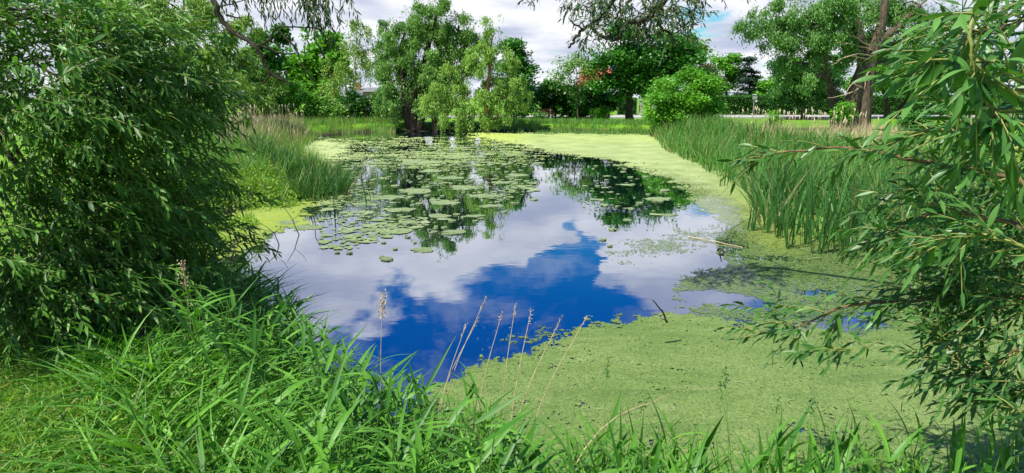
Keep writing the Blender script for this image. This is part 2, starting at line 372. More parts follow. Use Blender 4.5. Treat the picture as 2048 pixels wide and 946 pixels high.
strip('path', -34, -15, 27.5, 30.0, .47, M['gravel'], 'pinkish gravel path left of the pond', .06)

def gz(x, y): return float(ground_z(np.array([float(x)]), np.array([float(y)]))[0])

# ------------------------------------------------------------------ duckweed
py = np.concatenate([np.arange(263.5, 340, .8), np.arange(340, 1010, 1.45)]); pxx = np.arange(380, 2240, 1.9)
PX, PY = np.meshgrid(pxx, py)
d = np.stack([(PX - 1024) / F, FW[1] + UP[1] * (473 - PY) / F, FW[2] + UP[2] * (473 - PY) / F], -1)
WX = d[..., 0] * -CAMZ / d[..., 2]; WY = d[..., 1] * -CAMZ / d[..., 2]
jx = (fbm(WX * 1.7, WY * 1.7, 4) - .5); jy = (fbm(WX * 1.7 + 50, WY * 1.7 + 9, 4) - .5)
j2 = fbm(WX * 11 + 8, WY * 11, 4, .7) - .5; j3 = fbm(WX * 11, WY * 11 + 31, 4, .7) - .5
QX = PX + jx * 60 + j2 * 70; QY = PY + (jy + .7 * j3) * np.clip((PY - 240) * .22, 2, 60)
def zone(poly, soft=12): return 1 - sstep(poly_dist(QX, QY * 1.0, poly), -soft, soft)
near = zone([(700, 1100), (800, 830), (870, 752), (950, 730), (1010, 712), (1110, 682), (1190, 655), (1240, 640), (1320, 628), (1420, 622), (1500, 645), (1600, 655), (1750, 640), (1850, 600), (2300, 640), (2500, 1200)], 34)
film = zone([(1340, 600), (1350, 560), (1420, 530), (1480, 490), (1420, 470), (1480, 440), (1800, 480), (2100, 560), (2000, 670), (1600, 675), (1480, 650), (1400, 628)], 14)
isl = zone([(1000, 662), (1060, 645), (1105, 652), (1130, 680), (1050, 690), (990, 684)], 24)
isl2 = zone([(1170, 636), (1230, 626), (1250, 636), (1200, 650)], 6)
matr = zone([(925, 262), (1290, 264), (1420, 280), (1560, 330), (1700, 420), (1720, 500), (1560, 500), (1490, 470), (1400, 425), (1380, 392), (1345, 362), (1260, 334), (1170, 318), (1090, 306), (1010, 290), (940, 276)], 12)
thinr = zone([(1330, 340), (1440, 380), (1560, 470), (1480, 500), (1380, 520), (1250, 540), (1160, 500), (1250, 460), (1420, 440), (1380, 400)], 22)
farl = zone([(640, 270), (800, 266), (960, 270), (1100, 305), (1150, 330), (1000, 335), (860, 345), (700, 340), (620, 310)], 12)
midl = zone([(680, 330), (1000, 330), (1080, 330), (1060, 400), (960, 450), (860, 480), (760, 430), (680, 400)], 22)
cove = zone([(350, 440), (520, 412), (650, 402), (600, 425), (620, 450), (540, 468), (450, 520), (380, 560)], 8)
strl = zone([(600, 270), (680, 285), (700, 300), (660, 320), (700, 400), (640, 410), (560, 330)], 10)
nz = fbm(WX * 1.3, WY * 1.3, 6, .62); nf = fbm(WX * 9 + 3, WY * 9, 4, .7); ns = fbm(WX * .8, WY * 2.6, 5, .6); nh = fbm(WX * 34, WY * 34, 3, .7)
hole = np.exp(-(((PX - 1450) / 75) ** 2 + ((PY - 600 - (PX - 1450) * .12) / 13) ** 2)) * .7 + np.exp(-(((PX - 1405) / 30) ** 2 + ((PY - 590) / 8) ** 2)) * .35 + np.exp(-(((PX - 1700) / 60) ** 2 + ((PY - 660) / 10) ** 2)) * .3
score = np.maximum.reduce([near * 1.0, isl * .54, isl2 * .6, matr * .74, cove, strl * .9, farl * .49, midl * .29, thinr * .50, film * .61 - hole * film])
score = np.maximum(score, 0.0)
fine = .38 * ns + .2 * nz + .2 * nf + .22 * nh
keep = (fine < score * .92 + .02 + (score > .86) * 1) & (score > .12)
keep &= ~((hole > .35) & (nf + nz > .72 - (hole - .35) * .6))
keep &= ~((near > .5) & (.55 * nh + .45 * nf > .705 - .03 * (nz > .55)))
kc = keep[:-1, :-1]
idx = np.arange(PX.size).reshape(PX.shape)
Fd = np.stack([idx[:-1, :-1], idx[1:, :-1], idx[1:, 1:], idx[:-1, 1:]], -1)[kc]
used, inv = np.unique(Fd, return_inverse=True); Fd = inv.reshape(Fd.shape)
Vd = np.stack([WX, WY, np.full(WX.shape, .004) + nf * .004], -1).reshape(-1, 3)[used]
thin = np.clip(np.maximum.reduce([film * .55, thinr * .75, isl * .6, np.clip(1 - near, 0, 1) * (score > .5) * .2]) * (1 - .9 * (near > .9)), 0, 1) + np.clip((nz - .55) * 1.2, 0, .3) * near
yel = np.clip(sstep(PY, 300, 268) * .2 * matr + (1 - sstep(np.abs(PX - 960), 40, 120)) * (PY < 290) * .5 + cove * .6 + matr * sstep(PX, 1400, 1560) * .4, 0, 1) * (.5 + nz * .8)
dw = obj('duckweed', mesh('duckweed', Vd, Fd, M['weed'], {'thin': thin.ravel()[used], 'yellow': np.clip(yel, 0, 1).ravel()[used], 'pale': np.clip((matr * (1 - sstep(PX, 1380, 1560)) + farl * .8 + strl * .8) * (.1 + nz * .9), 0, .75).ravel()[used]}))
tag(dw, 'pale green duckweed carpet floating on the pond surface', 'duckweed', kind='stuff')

# lily pads and small floating mats
def pad_mesh(name, seed, notch=True):
    r_ = np.random.default_rng(seed); n = 18; a = np.linspace(.18 if notch else 0, 2 * np.pi - (.18 if notch else .35), n)
    rad = 1 + .12 * np.sin(a * 2 + r_.random() * 6) + .07 * np.sin(a * 5 + r_.random() * 6) + (0 if notch else .15 * r_.normal(0, 1, n))
    rim = np.stack([rad * np.cos(a), rad * np.sin(a), .008 + r_.random(n) * .006], 1); low = rim * [1, 1, 0] - [0, 0, .004]
    V = np.vstack([[0, 0, .006], rim, low]); Fc = [(0, i, i + 1, 0) for i in range(0)]
    tri = [[0, i, i + 1] for i in range(1, n)] + ([[0, n, 1]] if not notch else [])
    for i in range(1, n): tri += [[i, n + i, n + i + 1], [i, n + i + 1, i + 1]]
    return mesh(name, V, tri, M['pad'], {'tint': np.full(len(V), .5)})
pads = [pad_mesh('lily_pad', s) for s in range(6)]; mats_ = [pad_mesh('algae_raft', s + 20, False) for s in range(5)]
placed = 0; spots = []
while placed < 290:
    x = rng.uniform(670, 1090); y = rng.uniform(292, 520) if rng.random() < .8 else rng.uniform(292, 400)
    if rng.random() < .085: x, y = rng.uniform(1180, 1370), rng.uniform(330, 440)
    if rng.random() < .04: x, y = rng.uniform(1000, 1240), rng.uniform(400, 520)
    if x > 700 + 380 * (1 - max(0, y - 400) / 150) and x < 1170: continue
    if y > 470 and rng.random() < .6: continue
    p = onz(x, y); s = .038 * math.exp(rng.normal(.25, .42)) * (1.5 if y < 340 else 1.15) * (.85 if y > 450 else 1)
    if any((p[0] - q[0]) ** 2 + (p[1] - q[1]) ** 2 < (s + q[2]) ** 2 * .8 for q in spots): continue
    spots.append((p[0], p[1], s)); placed += 1
    o = obj('lily_pad', pads[placed % 6], loc=(p[0], p[1], .006 + .0015 * (placed % 5))); o.scale = (s, s * .85, 1); o.rotation_euler = (0, 0, rng.uniform(0, 6.28))
    if x > 1170 and y < 445: tag(o, 'round pale green lily pad floating over the dark mirror image of the maple', 'lily pad', 'lily pads over the maple reflection')
    elif y < 345: tag(o, 'small far lily pad in the crowded pale band below the great willow', 'lily pad', 'far lily pads below the great willow')
    elif y < 430: tag(o, 'round pale lily pad in the middle of the crowded left field', 'lily pad', 'lily pads in the middle left field')
    else: tag(o, 'lily pad at the near edge of the left field against mirrored sky', 'lily pad', 'lily pads at the near edge of the left field')
for i, (x, y, wpx) in enumerate([(845, 324, 95), (862, 342, 60), (905, 356, 60), (830, 382, 90), (770, 395, 90), (735, 408, 60), (930, 375, 80), (965, 392, 70), (880, 432, 60), (1315, 398, 65), (1335, 430, 40), (1255, 440, 24),
                                 (745, 460, 50), (845, 500, 60), (700, 425, 44), (985, 412, 50), (1035, 350, 55), (1000, 365, 46), (890, 405, 80), (800, 420, 70), (950, 432, 44), (820, 445, 50), (620, 455, 70), (575, 445, 60)]):
    p = onz(x, y); s = wpx / 2 * p[1] / F * .8
    o = obj('algae_raft', mats_[i % 5], loc=(p[0], p[1], .003)); o.scale = (s, s * .8, .6); o.rotation_euler = (0, 0, rng.uniform(-.3, .3) + (3.14 if i % 2 else 0))
    if x > 1200: tag(o, ['broadest pale raft floating over the right side of the maple reflection', 'small pale raft at the lower right end of the maple reflection', 'tiny pale raft lying alone below the maple reflection'][i - 9], 'floating raft')
    elif x < 650: tag(o, ['pale green raft attached to the left cove, lower of two', 'pale green raft by the left cove, upper of two'][i - 22], 'floating raft')
    elif i < 2: tag(o, ['very long pale raft farthest out in the left field of pads', 'second long raft just in front of the farthest long one'][i], 'floating raft')
    else: tag(o, 'broad pale raft of floating leaves among the left field of lily pads', 'floating raft', 'broad floating rafts among the left lily pads')

# the many smaller pads between them
q = []
while len(q) < 1500:
    x = rng.uniform(640, 1100); y = rng.uniform(280, 500) if rng.random() < .9 else rng.uniform(280, 380)
    if rng.random() < .08: x, y = rng.uniform(1160, 1380), rng.uniform(325, 430)
    p = onz(x, y)
    if x < 1130 and x > 700 + 380 * (1 - max(0, y - 380) / 120): continue
    if fbm(np.array([p[0] * .8]), np.array([p[1] * .5]), 3)[0] < .36 + .22 * rng.random(): continue
    q.append([p[0], p[1], .022 * math.exp(rng.normal(.5, .55)) * (1.6 if y < 330 else 1)])
q = np.array(q); a_ = np.linspace(0, 2 * np.pi, 9, endpoint=False); rr = 1 + .2 * rng.normal(0, 1, (len(q), 9)); 
V = np.stack([q[:, None, 0] + q[:, None, 2] * rr * np.cos(a_), q[:, None, 1] + q[:, None, 2] * rr * np.sin(a_), np.full((len(q), 9), .009) + rng.random((len(q), 9)) * .006], -1)
V = np.concatenate([V, np.stack([q[:, 0], q[:, 1], np.full(len(q), .007)], -1)[:, None]], 1).reshape(-1, 3); b_ = np.arange(len(q))[:, None] * 10; i_ = np.arange(9)
Fp = np.stack([b_ + i_, b_ + (i_ + 1) % 9, np.broadcast_to(b_ + 9, (len(q), 9))], -1).reshape(-1, 3)
tag(obj('small_lily_pads', mesh('small_lily_pads', V - V.mean(0), Fp, M['pad']), loc=V.mean(0)), 'scatter of smaller floating leaves between the lily pads', kind='stuff')

# ------------------------------------------------------------------ trees
def rand_dir(n): return unit(rng.normal(0, 1, (n, 3)))
def blob_pts(n, c, r, shell=.5):
    d = rand_dir(n); q = rng.random(n) ** (1 / 3.) ; q = shell + (1 - shell) * q
    wob = 1 + .22 * np.sin(d[:, 0] * 5 + c[0]) * np.cos(d[:, 2] * 6 + c[1]) + .12 * np.sin(d[:, 1] * 9 + c[2] * 3)
    return c + d * np.asarray(r) * (q * wob)[:, None], d
def crown_leaves(blobs, D, style, nper, leaf, dens=1.0, zmin=None, shell=.45):
    """blobs in picture terms (cx, cy, rx, ry[, dy]) at distance D -> leaf geometry"""
    gs, cents = [], []
    for b in blobs:
        dd = D + (b[4] if len(b) > 4 else 0); c = aty(b[0], b[1], dd); sc = dd / F; rx, rz = b[2] * sc, b[3] * sc; ry = .85 * min(rx, rz * 1.4) + .1 * rx
        vol = rx * rz; n = max(10, int(nper * vol * dens * 5.8 * (1.5 if style in ('weep', 'willow') else 1.1)))
        P, dr = blob_pts(n, c, (rx, ry, rz), shell)
        nt = max(7, int(6 + vol * 1.5)); T_, Td = blob_pts(nt, c, (rx * .85, ry * .85, rz * .9), .6); w_ = rng.integers(0, nt, n); sub = rng.random(n) < .86
        tr_ = np.clip(.30 * np.sqrt(rx * rz) * (5 / nt) ** .25, .22, .62) * rng.uniform(.7, 1.25, nt)
        Pt = T_[w_] + rand_dir(n) * (rng.random(n) ** .5 * tr_[w_])[:, None] * [1.15, 1.15, .62]; P = np.where(sub[:, None], Pt, P); dr = np.where(sub[:, None], unit(Td[w_] + .7 * dr), dr)
        tt_ = rng.random(nt)[w_]
        P[:, 2] = np.maximum(P[:, 2], gz(c[0], c[1]) + .2) if zmin is None else np.maximum(P[:, 2], zmin)
        cents.append((c, P))
        bt = np.where(sub, .75 * tt_ + .25 * rng.random(n), rng.random(n) * .6)
        if style in ('weep', 'birch', 'willow'):
            m = 16; ln = rng.uniform(.5, 1.25, n) * {'weep': .85, 'birch': 1.3, 'willow': .45}[style]
            t = (np.arange(m) + rng.random((n, m))) / m
            out = dr * [1, 1, .2]; 
            Q = P[:, None] + out[:, None] * (ln[:, None] * t * .45)[..., None] + np.array([0, 0, -1.]) * (ln[:, None] * (t ** 1.3) - .25 * ln[:, None] * np.sin(t * 3))[..., None]
            Q = Q + rng.normal(0, .09, Q.shape); Q = Q.reshape(-1, 3); k_ = len(Q)
            Dd = np.array([0, 0, -1.0]) + np.repeat(out, m, 0) * .5 + rng.normal(0, .55, (k_, 3))
            L = leaf * .88 * rng.uniform(.7, 1.3, k_); W = L * {'weep': .36, 'birch': .5, 'willow': .4}[style]
        elif style == 'needle':
            m = 14; Q = P[:, None] + rng.normal(0, .2, (n, m, 3)) * [1.5, 1.5, .35]; Q = Q.reshape(-1, 3); k_ = len(Q)
            Dd = np.repeat(dr * [1, 1, 0], m, 0) + rng.normal(0, .4, (k_, 3)) - [0, 0, .3]; L = leaf * rng.uniform(.7, 1.3, k_); W = L * .3
        else:
            m = 18; s = {'broad': .30, 'bush': .20}[style]
            Q = P[:, None] + rng.normal(0, s, (n, m, 3)) * [1, 1, .62]; Q = Q.reshape(-1, 3); k_ = len(Q)
            Dd = rng.normal(0, 1, (k_, 3)) * [1, 1, .55]; L = leaf * rng.uniform(.7, 1.3, k_); W = L * .72
        tint = np.clip(np.repeat(bt, m) * .65 + rng.random(k_) * .35, 0, .95)
        # leaves face the light: side vector chosen so the blade lies mostly flat
        nrm = rng.normal(0, .55, (k_, 3)) + [0, -.25, 1.0]
        gs.append(rhombs(Q, Dd, np.cross(nrm, Dd) if style not in ('x',) else nrm, L, W, tint))
        gs[-1] = rhombs(Q, Dd, nrm, L, W, tint)
    return cat_geo(gs), cents
def tree(name, label, cat, px, D, blobs, style, mat, leaf=.16, nper=26, bark='bark_dark', trunks=None, r=.18, limbs=5, branches=18, group=None, shell=.45, base_py=None):
    b0 = aty(px, 230, D); base = np.array([b0[0], D, gz(b0[0], D) - .05]); t = thing(name, label, cat, base, group)
    G, cents = crown_leaves(blobs, D, style, nper, leaf, shell=shell)
    top = max(c[2] for c, _ in cents); mid = np.mean([c for c, _ in cents], 0)
    tr = []
    for q in (trunks or [[(px, None), (px + rng.uniform(-4, 4), None)]]):
        if q[0][1] is None:
            e = mid * [1, 1, 0] + [0, 0, base[2] + (top - base[2]) * .8]; e[1] = D + .1
            pts = [base, base * .75 + e * .25 + [rng.normal(0, .08), 0, 0], base * .4 + e * .6 + [rng.normal(0, .15), 0, 0], e]
        else:
            pts = [aty(a, b, D + dd) for a, b, dd in [(*x, 0)[:3] for x in q]]
            pts[0] = np.array([pts[0][0], pts[0][1], gz(pts[0][0], pts[0][1]) - .1])
        rr = q[0][3] if len(q[0]) > 3 else r
        obj('trunk', gmesh('trunk', tube(pts, 0, sides=9, smooth=5, wob=.02, radii=[rr * 1.5, rr * 1.02, rr * .85, rr * .6, rr * .28]), M[bark], base, True), t)
        tr.append(smooth_line(pts, 5))
    axis_ = np.concatenate(tr)
    allc = np.concatenate([P for _, P in cents]); pick = rng.choice(len(allc), min(len(allc), limbs + branches), replace=False)
    def limb_geo(p, r0):
        ok = axis_[axis_[:, 2] < p[2] + .1]; ok = ok if len(ok) else axis_[:2]
        dist = np.linalg.norm(ok - p, axis=1); i = np.argsort(dist + rng.random(len(dist)) * .8)[0]
        s = ok[i]; m_ = (s + p) / 2 + [0, 0, .12 * np.linalg.norm(p - s)] + rng.normal(0, .12, 3)
        return tube([s, m_, p], r0, r0 * .2, 5, 3)
    if limbs:
        for i in pick[:limbs]: obj('limb', gmesh('limb', limb_geo(allc[i], r * .38), M[bark], base, True), t)
        obj('twigs', gmesh('twigs', [limb_geo(allc[i], r * .14) for i in pick[limbs:]], M[bark], base, True), t, 'stuff')
    obj('crown', mesh('crown', G[0] - base, G[1], M[mat], {'tint': G[2]}), t, 'stuff')
    return t

# left side, far to near
tree('chestnut_tree', 'dark green round chestnut crown behind the left birch, right one of two', 'tree', 635, 60, [(612, 120, 42, 55), (655, 115, 38, 50), (635, 165, 55, 40)], 'broad', 'crown_bright', .42, 7, r=.3)
tree('chestnut_tree', 'dark green round crown left of its twin under the hanging twigs', 'tree', 545, 60, [(545, 100, 42, 42), (560, 145, 50, 40), (520, 140, 30, 40)], 'broad', 'crown_maple', .4, 7, r=.3)
tree('willow_tree', 'pale yellow-green willow with orange bark behind the left foreground leaves', 'tree', 300, 30, [(340, 20, 80, 60), (400, 60, 60, 60), (250, 60, 80, 90), (350, 120, 90, 60), (440, 120, 60, 45)], 'willow', 'crown_yellow', .17, 26, 'bark_red', [[(290, 250), (300, 120), (308, 20), (300, -60)], [(300, 250), (345, 120), (370, 0)]], .13)
tree('willow_tree', 'pale green bushy willow standing left of the chestnut trees', 'tree', 470, 40, [(460, 120, 50, 50), (500, 165, 60, 50), (430, 190, 60, 50), (520, 205, 40, 30), (490, 60, 28, 30)], 'willow', 'crown_yellow', .18, 20, 'bark', r=.12)
tree('birch_tree', 'slim white-trunked birch with hanging twigs left of the great willow', 'tree', 707, 50, [(712, 75, 24, 38), (700, 120, 34, 42), (735, 110, 16, 45), (690, 165, 36, 30)], 'birch', 'crown_yellow', .2, 8, 'bark_white', [[(705, 235), (707, 180), (712, 100), (714, 50)], [(703, 235), (692, 175), (683, 150)]], .1, limbs=4)
tree('slim_tree', 'thin yellowish sapling between the pale willow and the birch', 'tree', 667, 47, [(668, 140, 18, 34), (662, 175, 18, 20)], 'birch', 'crown_yellow', .17, 7, 'bark_red', r=.05, limbs=2)
for i, (px_, tp, hw, lab, mt) in enumerate([(545, 172, 40, 'rounded mid green bush at the left end of the bush row', 'crown_willow'), (600, 170, 46, 'broad mid green bush left of the grey roofed building', 'crown_bright'),
                                            (655, 190, 44, 'green bush in front of the grey roofed building', 'crown_willow'), (716, 184, 34, 'dark rounded bush right of the bush row with its own short trunk', 'crown_dark')]):
    tree('bush', lab, 'bush', px_, 42 + i * .8, [(px_, (tp + 240) / 2 + 8, hw, (245 - tp) / 2 - 4), (px_ - 12, tp + 22, hw * .6, 22)], 'bush', mt, .17, 34, r=.06, limbs=3, branches=6, group='bushes behind the left reed bed')
# great willow group
tree('willow_tree', 'tall great willow with several dark trunks on the far shore', 'tree', 835, 41,
     [(880, 30, 32, 48), (840, 45, 34, 42), (915, 60, 30, 42), (800, 90, 38, 44), (858, 105, 48, 48), (905, 130, 40, 44), (800, 160, 38, 42), (850, 180, 50, 42), (782, 205, 24, 26, -1), (850, 215, 26, 14, -1), (815, 130, 28, 30), (950, 90, 22, 40), (780, 130, 26, 36), (875, 165, 50, 40), (930, 110, 30, 50), (770, 200, 30, 34, 1), (830, 190, 44, 30, 2), (800, 225, 26, 18, 1), (860, 60, 40, 50, 1), (800, 110, 34, 40, 1)],
     'willow', 'crown_willow', .17, 24, 'bark_dark', [[(828, 262, 0, .3), (825, 200), (850, 120), (875, 20)], [(820, 262), (810, 190), (800, 110), (812, 60)], [(836, 262), (860, 180), (905, 110), (918, 50)], [(872, 250), (868, 200), (890, 140), (940, 80)]], .2, limbs=9, branches=40)
tree('willow_tree', 'grey-green willow leaning out left of the tall great willow', 'tree', 775, 42.5, [(768, 80, 20, 34), (775, 130, 28, 40), (765, 175, 26, 36), (790, 60, 18, 26)], 'willow', 'crown_grey', .17, 20, 'bark_dark', r=.1, limbs=4)
tree('willow_tree', 'low pale weeping willow with foliage down to the far shore', 'tree', 915, 39.6, [(890, 150, 26, 34), (875, 190, 30, 32), (930, 200, 30, 30), (905, 228, 36, 22), (955, 235, 38, 22), (925, 245, 40, 14), (900, 175, 34, 40), (880, 205, 24, 22)], 'willow', 'crown_mid', .17, 24, 'bark_white', [[(922, 262), (918, 225), (905, 170)], [(935, 262), (945, 225), (930, 190)]], .13, limbs=5)
tree('willow_tree', 'yellow-green willow with reddish trunk at right end of the group', 'tree', 978, 39.4, [(982, 75, 20, 40), (965, 120, 40, 36), (1000, 120, 32, 34), (975, 165, 45, 34), (1020, 170, 34, 26), (1040, 195, 24, 18), (985, 215, 42, 26), (1000, 240, 30, 16)], 'willow', 'crown_mid', .17, 22, 'bark_red', [[(975, 262), (973, 200), (980, 140), (984, 70)]], .15, limbs=7)
tree('maple_tree', 'green broadleaf tree showing behind the yellow-green willow', 'tree', 1030, 47, [(1025, 120, 26, 40), (1045, 150, 24, 30), (1035, 200, 30, 34)], 'broad', 'crown_maple', .24, 13, r=.15)
# centre shrubs and trees
tree('shrub', 'big dark shrub with deep shade round a red-brown bench', 'shrub', 1095, 50, [(1075, 195, 34, 26), (1110, 190, 38, 30), (1150, 200, 34, 28), (1130, 222, 46, 18)], 'bush', 'crown_dark', .22, 34, r=.1, limbs=3, shell=.2)
tree('shrub', 'dark shrub below the big maple crown on its left', 'shrub', 1195, 47.5, [(1190, 190, 28, 26), (1180, 218, 34, 20), (1215, 205, 18, 18)], 'bush', 'crown_dark', .2, 34, r=.08, limbs=2, shell=.2)
tree('shrub', 'small bright green shrub at the lawn edge left of the maple trunk', 'shrub', 1201, 46.2, [(1201, 225, 14, 13)], 'bush', 'crown_bright', .13, 60, r=.03, limbs=2, branches=3)
tree('sapling', 'tiny silvery sapling standing on the lawn by the bench', 'sapling', 1081, 44.5, [(1080, 231, 5, 8)], 'bush', 'crown_grey', .12, 90, r=.02, limbs=0)
tree('rowan_tree', 'slender open tree with pale trunk and sparse crown', 'tree', 1156, 46, [(1150, 125, 30, 22), (1125, 145, 18, 24), (1165, 150, 28, 26), (1150, 180, 22, 16), (1178, 120, 10, 20)], 'broad', 'crown_willow', .17, 9, 'bark', [[(1157, 238), (1155, 190), (1153, 120)]], .05, limbs=8, branches=24)
tree('maple_tree', 'large dark round maple standing alone on the lawn by the road', 'tree', 1259, 45, [(1260, 85, 50, 40), (1305, 110, 48, 45), (1225, 130, 36, 42), (1265, 140, 60, 42), (1320, 150, 42, 40), (1285, 168, 52, 22), (1225, 172, 38, 22), (1340, 85, 40, 40), (1365, 130, 40, 40)],
     'broad', 'crown_maple', .22, 17, 'bark_dark', [[(1259, 243), (1258, 215), (1264, 150), (1268, 70)]], .25, limbs=9, branches=40, shell=.6)
tree('linden_tree', 'yellow-green crown rising behind the maple on its right', 'tree', 1380, 64, [(1360, 110, 36, 40), (1395, 130, 26, 45)], 'broad', 'crown_willow', .28, 9, r=.2)
tree('bush', 'big round bright green bush at the corner of the right reed bed', 'bush', 1366, 35, [(1366, 195, 62, 46), (1325, 212, 34, 36), (1405, 215, 32, 38), (1366, 228, 66, 26)], 'bush', 'crown_bright', .14, 95, r=.08, limbs=4, shell=.7)
tree('plum_tree', 'reddish-brown leaved tree behind the round bush', 'tree', 1415, 68, [(1408, 160, 22, 30), (1428, 180, 20, 26)], 'broad', 'crown_red', .25, 10, r=.12)
tree('ash_tree', 'light green tree right of the reddish tree behind the hedge', 'tree', 1452, 74, [(1450, 135, 28, 34), (1440, 175, 24, 26), (1470, 160, 16, 28)], 'broad', 'crown_bright', .28, 8, r=.2)
tree('spruce_tree', 'dark layered spruce behind the hedge', 'tree', 1498, 72, [(1498, 125, 9, 20), (1498, 150, 17, 14), (1498, 170, 25, 12), (1498, 188, 32, 10)], 'needle', 'crown_spruce', .4, 20, r=.15)
for i, (px_, ty, hw, mt, lab) in enumerate([(1560, 150, 40, 'crown_bright', 'bright green tree behind the hedge right of the spruce'), (1640, 140, 46, 'crown_maple', 'mid green tree behind the hedge left of the big leaning willow'),
                                            (1740, 145, 44, 'crown_bright', 'fresh green tree behind the hedge seen right of the willow trunk'), (1830, 140, 50, 'crown_yellow', 'yellow-green tree behind the hedge near the right foreground leaves'), (1940, 120, 60, 'crown_maple', 'dark green tree behind the hedge at the far right')]):
    tree('garden_tree', lab, 'tree', px_, 70 + 2 * i, [(px_, ty + 25, hw, 34), (px_ + 15, ty - 5, hw * .6, 26), (px_ - 18, ty + 35, hw * .7, 22)], 'broad', mt, .3, 7, r=.18, group='trees in the gardens behind the hedge')
# big leaning willow on the right
tree('willow_tree', 'big gnarled leaning willow with rugged bark on the right lawn', 'tree', 1692, 33,
     [(1560, 40, 60, 36), (1510, 45, 34, 26), (1620, 50, 60, 48), (1680, 30, 50, 50), (1600, 110, 52, 34), (1660, 110, 50, 40), (1740, 50, 50, 40, 1), (1640, 5, 80, 40), (1530, 70, 30, 24), (1600, 75, 60, 36), (1690, 80, 40, 36, 1), (1590, 160, 44, 26), (1800, 60, 50, 60, 1), (1790, 130, 50, 34, 1), (1850, 110, 46, 50, 1), (1800, 10, 60, 30, 1.5), (1850, 40, 50, 40, 1.5), (1745, 0, 40, 30, 1.5), (1720, 100, 24, 24, 1.5)],
     'willow', 'crown_grey', .15, 26, 'bark', [[(1694, 262, 0, .36), (1706, 195), (1734, 120), (1765, 40), (1772, -60)], [(1676, 262, .6, .3), (1670, 215, .6), (1655, 160, .6), (1640, 90)], [(1738, 140, 0, .3), (1745, 105), (1790, 60), (1840, 10)], [(1736, 130, 0, .22), (1722, 80), (1700, 20), (1690, -40)]], .4, limbs=8, branches=46)
deadt = thing('dead_branch', 'bundle of bare pale dead branches on the leaning willow trunk', 'branch', aty(1735, 110, 32.4))
for i, (a, b, c_) in enumerate([((1742, 112), (1715, 108), (1672, 122)), ((1742, 100), (1700, 88), (1668, 86)), ((1740, 92), (1715, 78), (1690, 62)), ((1738, 118), (1700, 112), (1662, 130)), ((1722, 172), (1700, 186), (1655, 196)), ((1724, 175), (1705, 168), (1690, 190)), ((1740, 140), (1735, 150), (1728, 178))]):
    q = aty(1735, 110, 32.4); obj('dead_twig', gmesh('dead_twig', tube([aty(*a, 32.7), aty(*b, 32.2), aty(*c_, 31.8)], .045, .012, 5, 4, .02), M['deadwood'], q, True), deadt)
tree('lime_tree', 'small dark green tree with straight mossy trunk left of the willow', 'tree', 1607, 49, [(1600, 130, 52, 34), (1640, 165, 44, 32), (1575, 165, 40, 36), (1620, 190, 40, 16)], 'broad', 'crown_dark', .17, 18, 'bark', [[(1605, 237), (1608, 190), (1606, 120)]], .13, limbs=6, branches=26)
tree('apple_tree', 'crooked dark forked tree by the road under bright leaves', 'tree', 1775, 50.5, [(1800, 150, 60, 26), (1850, 140, 50, 34), (1760, 165, 34, 18), (1860, 180, 40, 20)], 'broad', 'crown_bright', .2, 12, 'bark_dark', [[(1775, 233), (1772, 200), (1755, 160)], [(1785, 233), (1815, 200), (1828, 165), (1860, 135)]], .2, limbs=5)
tree('bush', 'low dark bush on the lawn beside the right foreground leaves', 'bush', 1832, 32, [(1832, 247, 28, 18)], 'bush', 'crown_maple', .12, 80, r=.04, limbs=2, branches=4)
tree('bush', 'leafy sapling growing at the foot of the leaning willow', 'bush', 1687, 32.2, [(1686, 225, 12, 22)], 'bush', 'crown_bright', .13, 60, r=.03, limbs=2, branches=4)
tree('bush', 'thin upright sapling at the lawn edge near the sign post', 'bush', 1550, 36, [(1545, 235, 12, 14), (1535, 246, 8, 8)], 'bush', 'crown_bright', .11, 40, r=.02, limbs=2, branches=4)

# hedges
def hedge(label, x0, x1, y0, y1, z0, z1, n, tintmat='hedge'):
    cx, cy = (x0 + x1) / 2, (y0 + y1) / 2; t = thing('hedge', label, 'hedge', (cx, cy, z0))
    u = rng.random((n, 3)); face = rng.random(n)
    x = x0 + u[:, 0] * (x1 - x0); bump = (fbm(x * .8, u[:, 2] * 3, 3) - .5) * .5
    y = np.where(face < .55, y0 + bump * .6 + rng.normal(0, .05, n), y0 + u[:, 1] * (y1 - y0)); z = np.where(face < .55, z0 + u[:, 2] * (z1 - z0), z1 + (fbm(x * .6, y, 3) - .5) * .3 + rng.normal(0, .05, n))
    P = np.stack([x, y, z], 1); L = rng.uniform(.1, .2, n)
    G = rhombs(P, rng.normal(0, 1, (n, 3)), rng.normal(0, .6, (n, 3)) + [0, -.3, 1], L, L * .7, rng.random(n) * .95)
    obj('foliage', mesh('foliage', G[0] - [cx, cy, z0], G[1], M[tintmat], {'tint': G[2]}), t, 'stuff')
    obj('stems', gmesh('stems', [box((0, .12, (z1 - z0) / 2 - .05), (x1 - x0 - .2, (y1 - y0) - .2, z1 - z0 - .1))], M['bark_dark']), t)
    return t
hx = lambda px_, D: aty(px_, 210, D)[0]
hedge('long clipped dark green hedge behind the road on the right', hx(1438, 61), hx(2150, 61), 61, 62.6, .42, 2.25, 42000)
hedge('short bright green hedge piece behind the maple trunk', hx(1236, 61), hx(1272, 61), 61, 62, .42, 2.0, 5000)

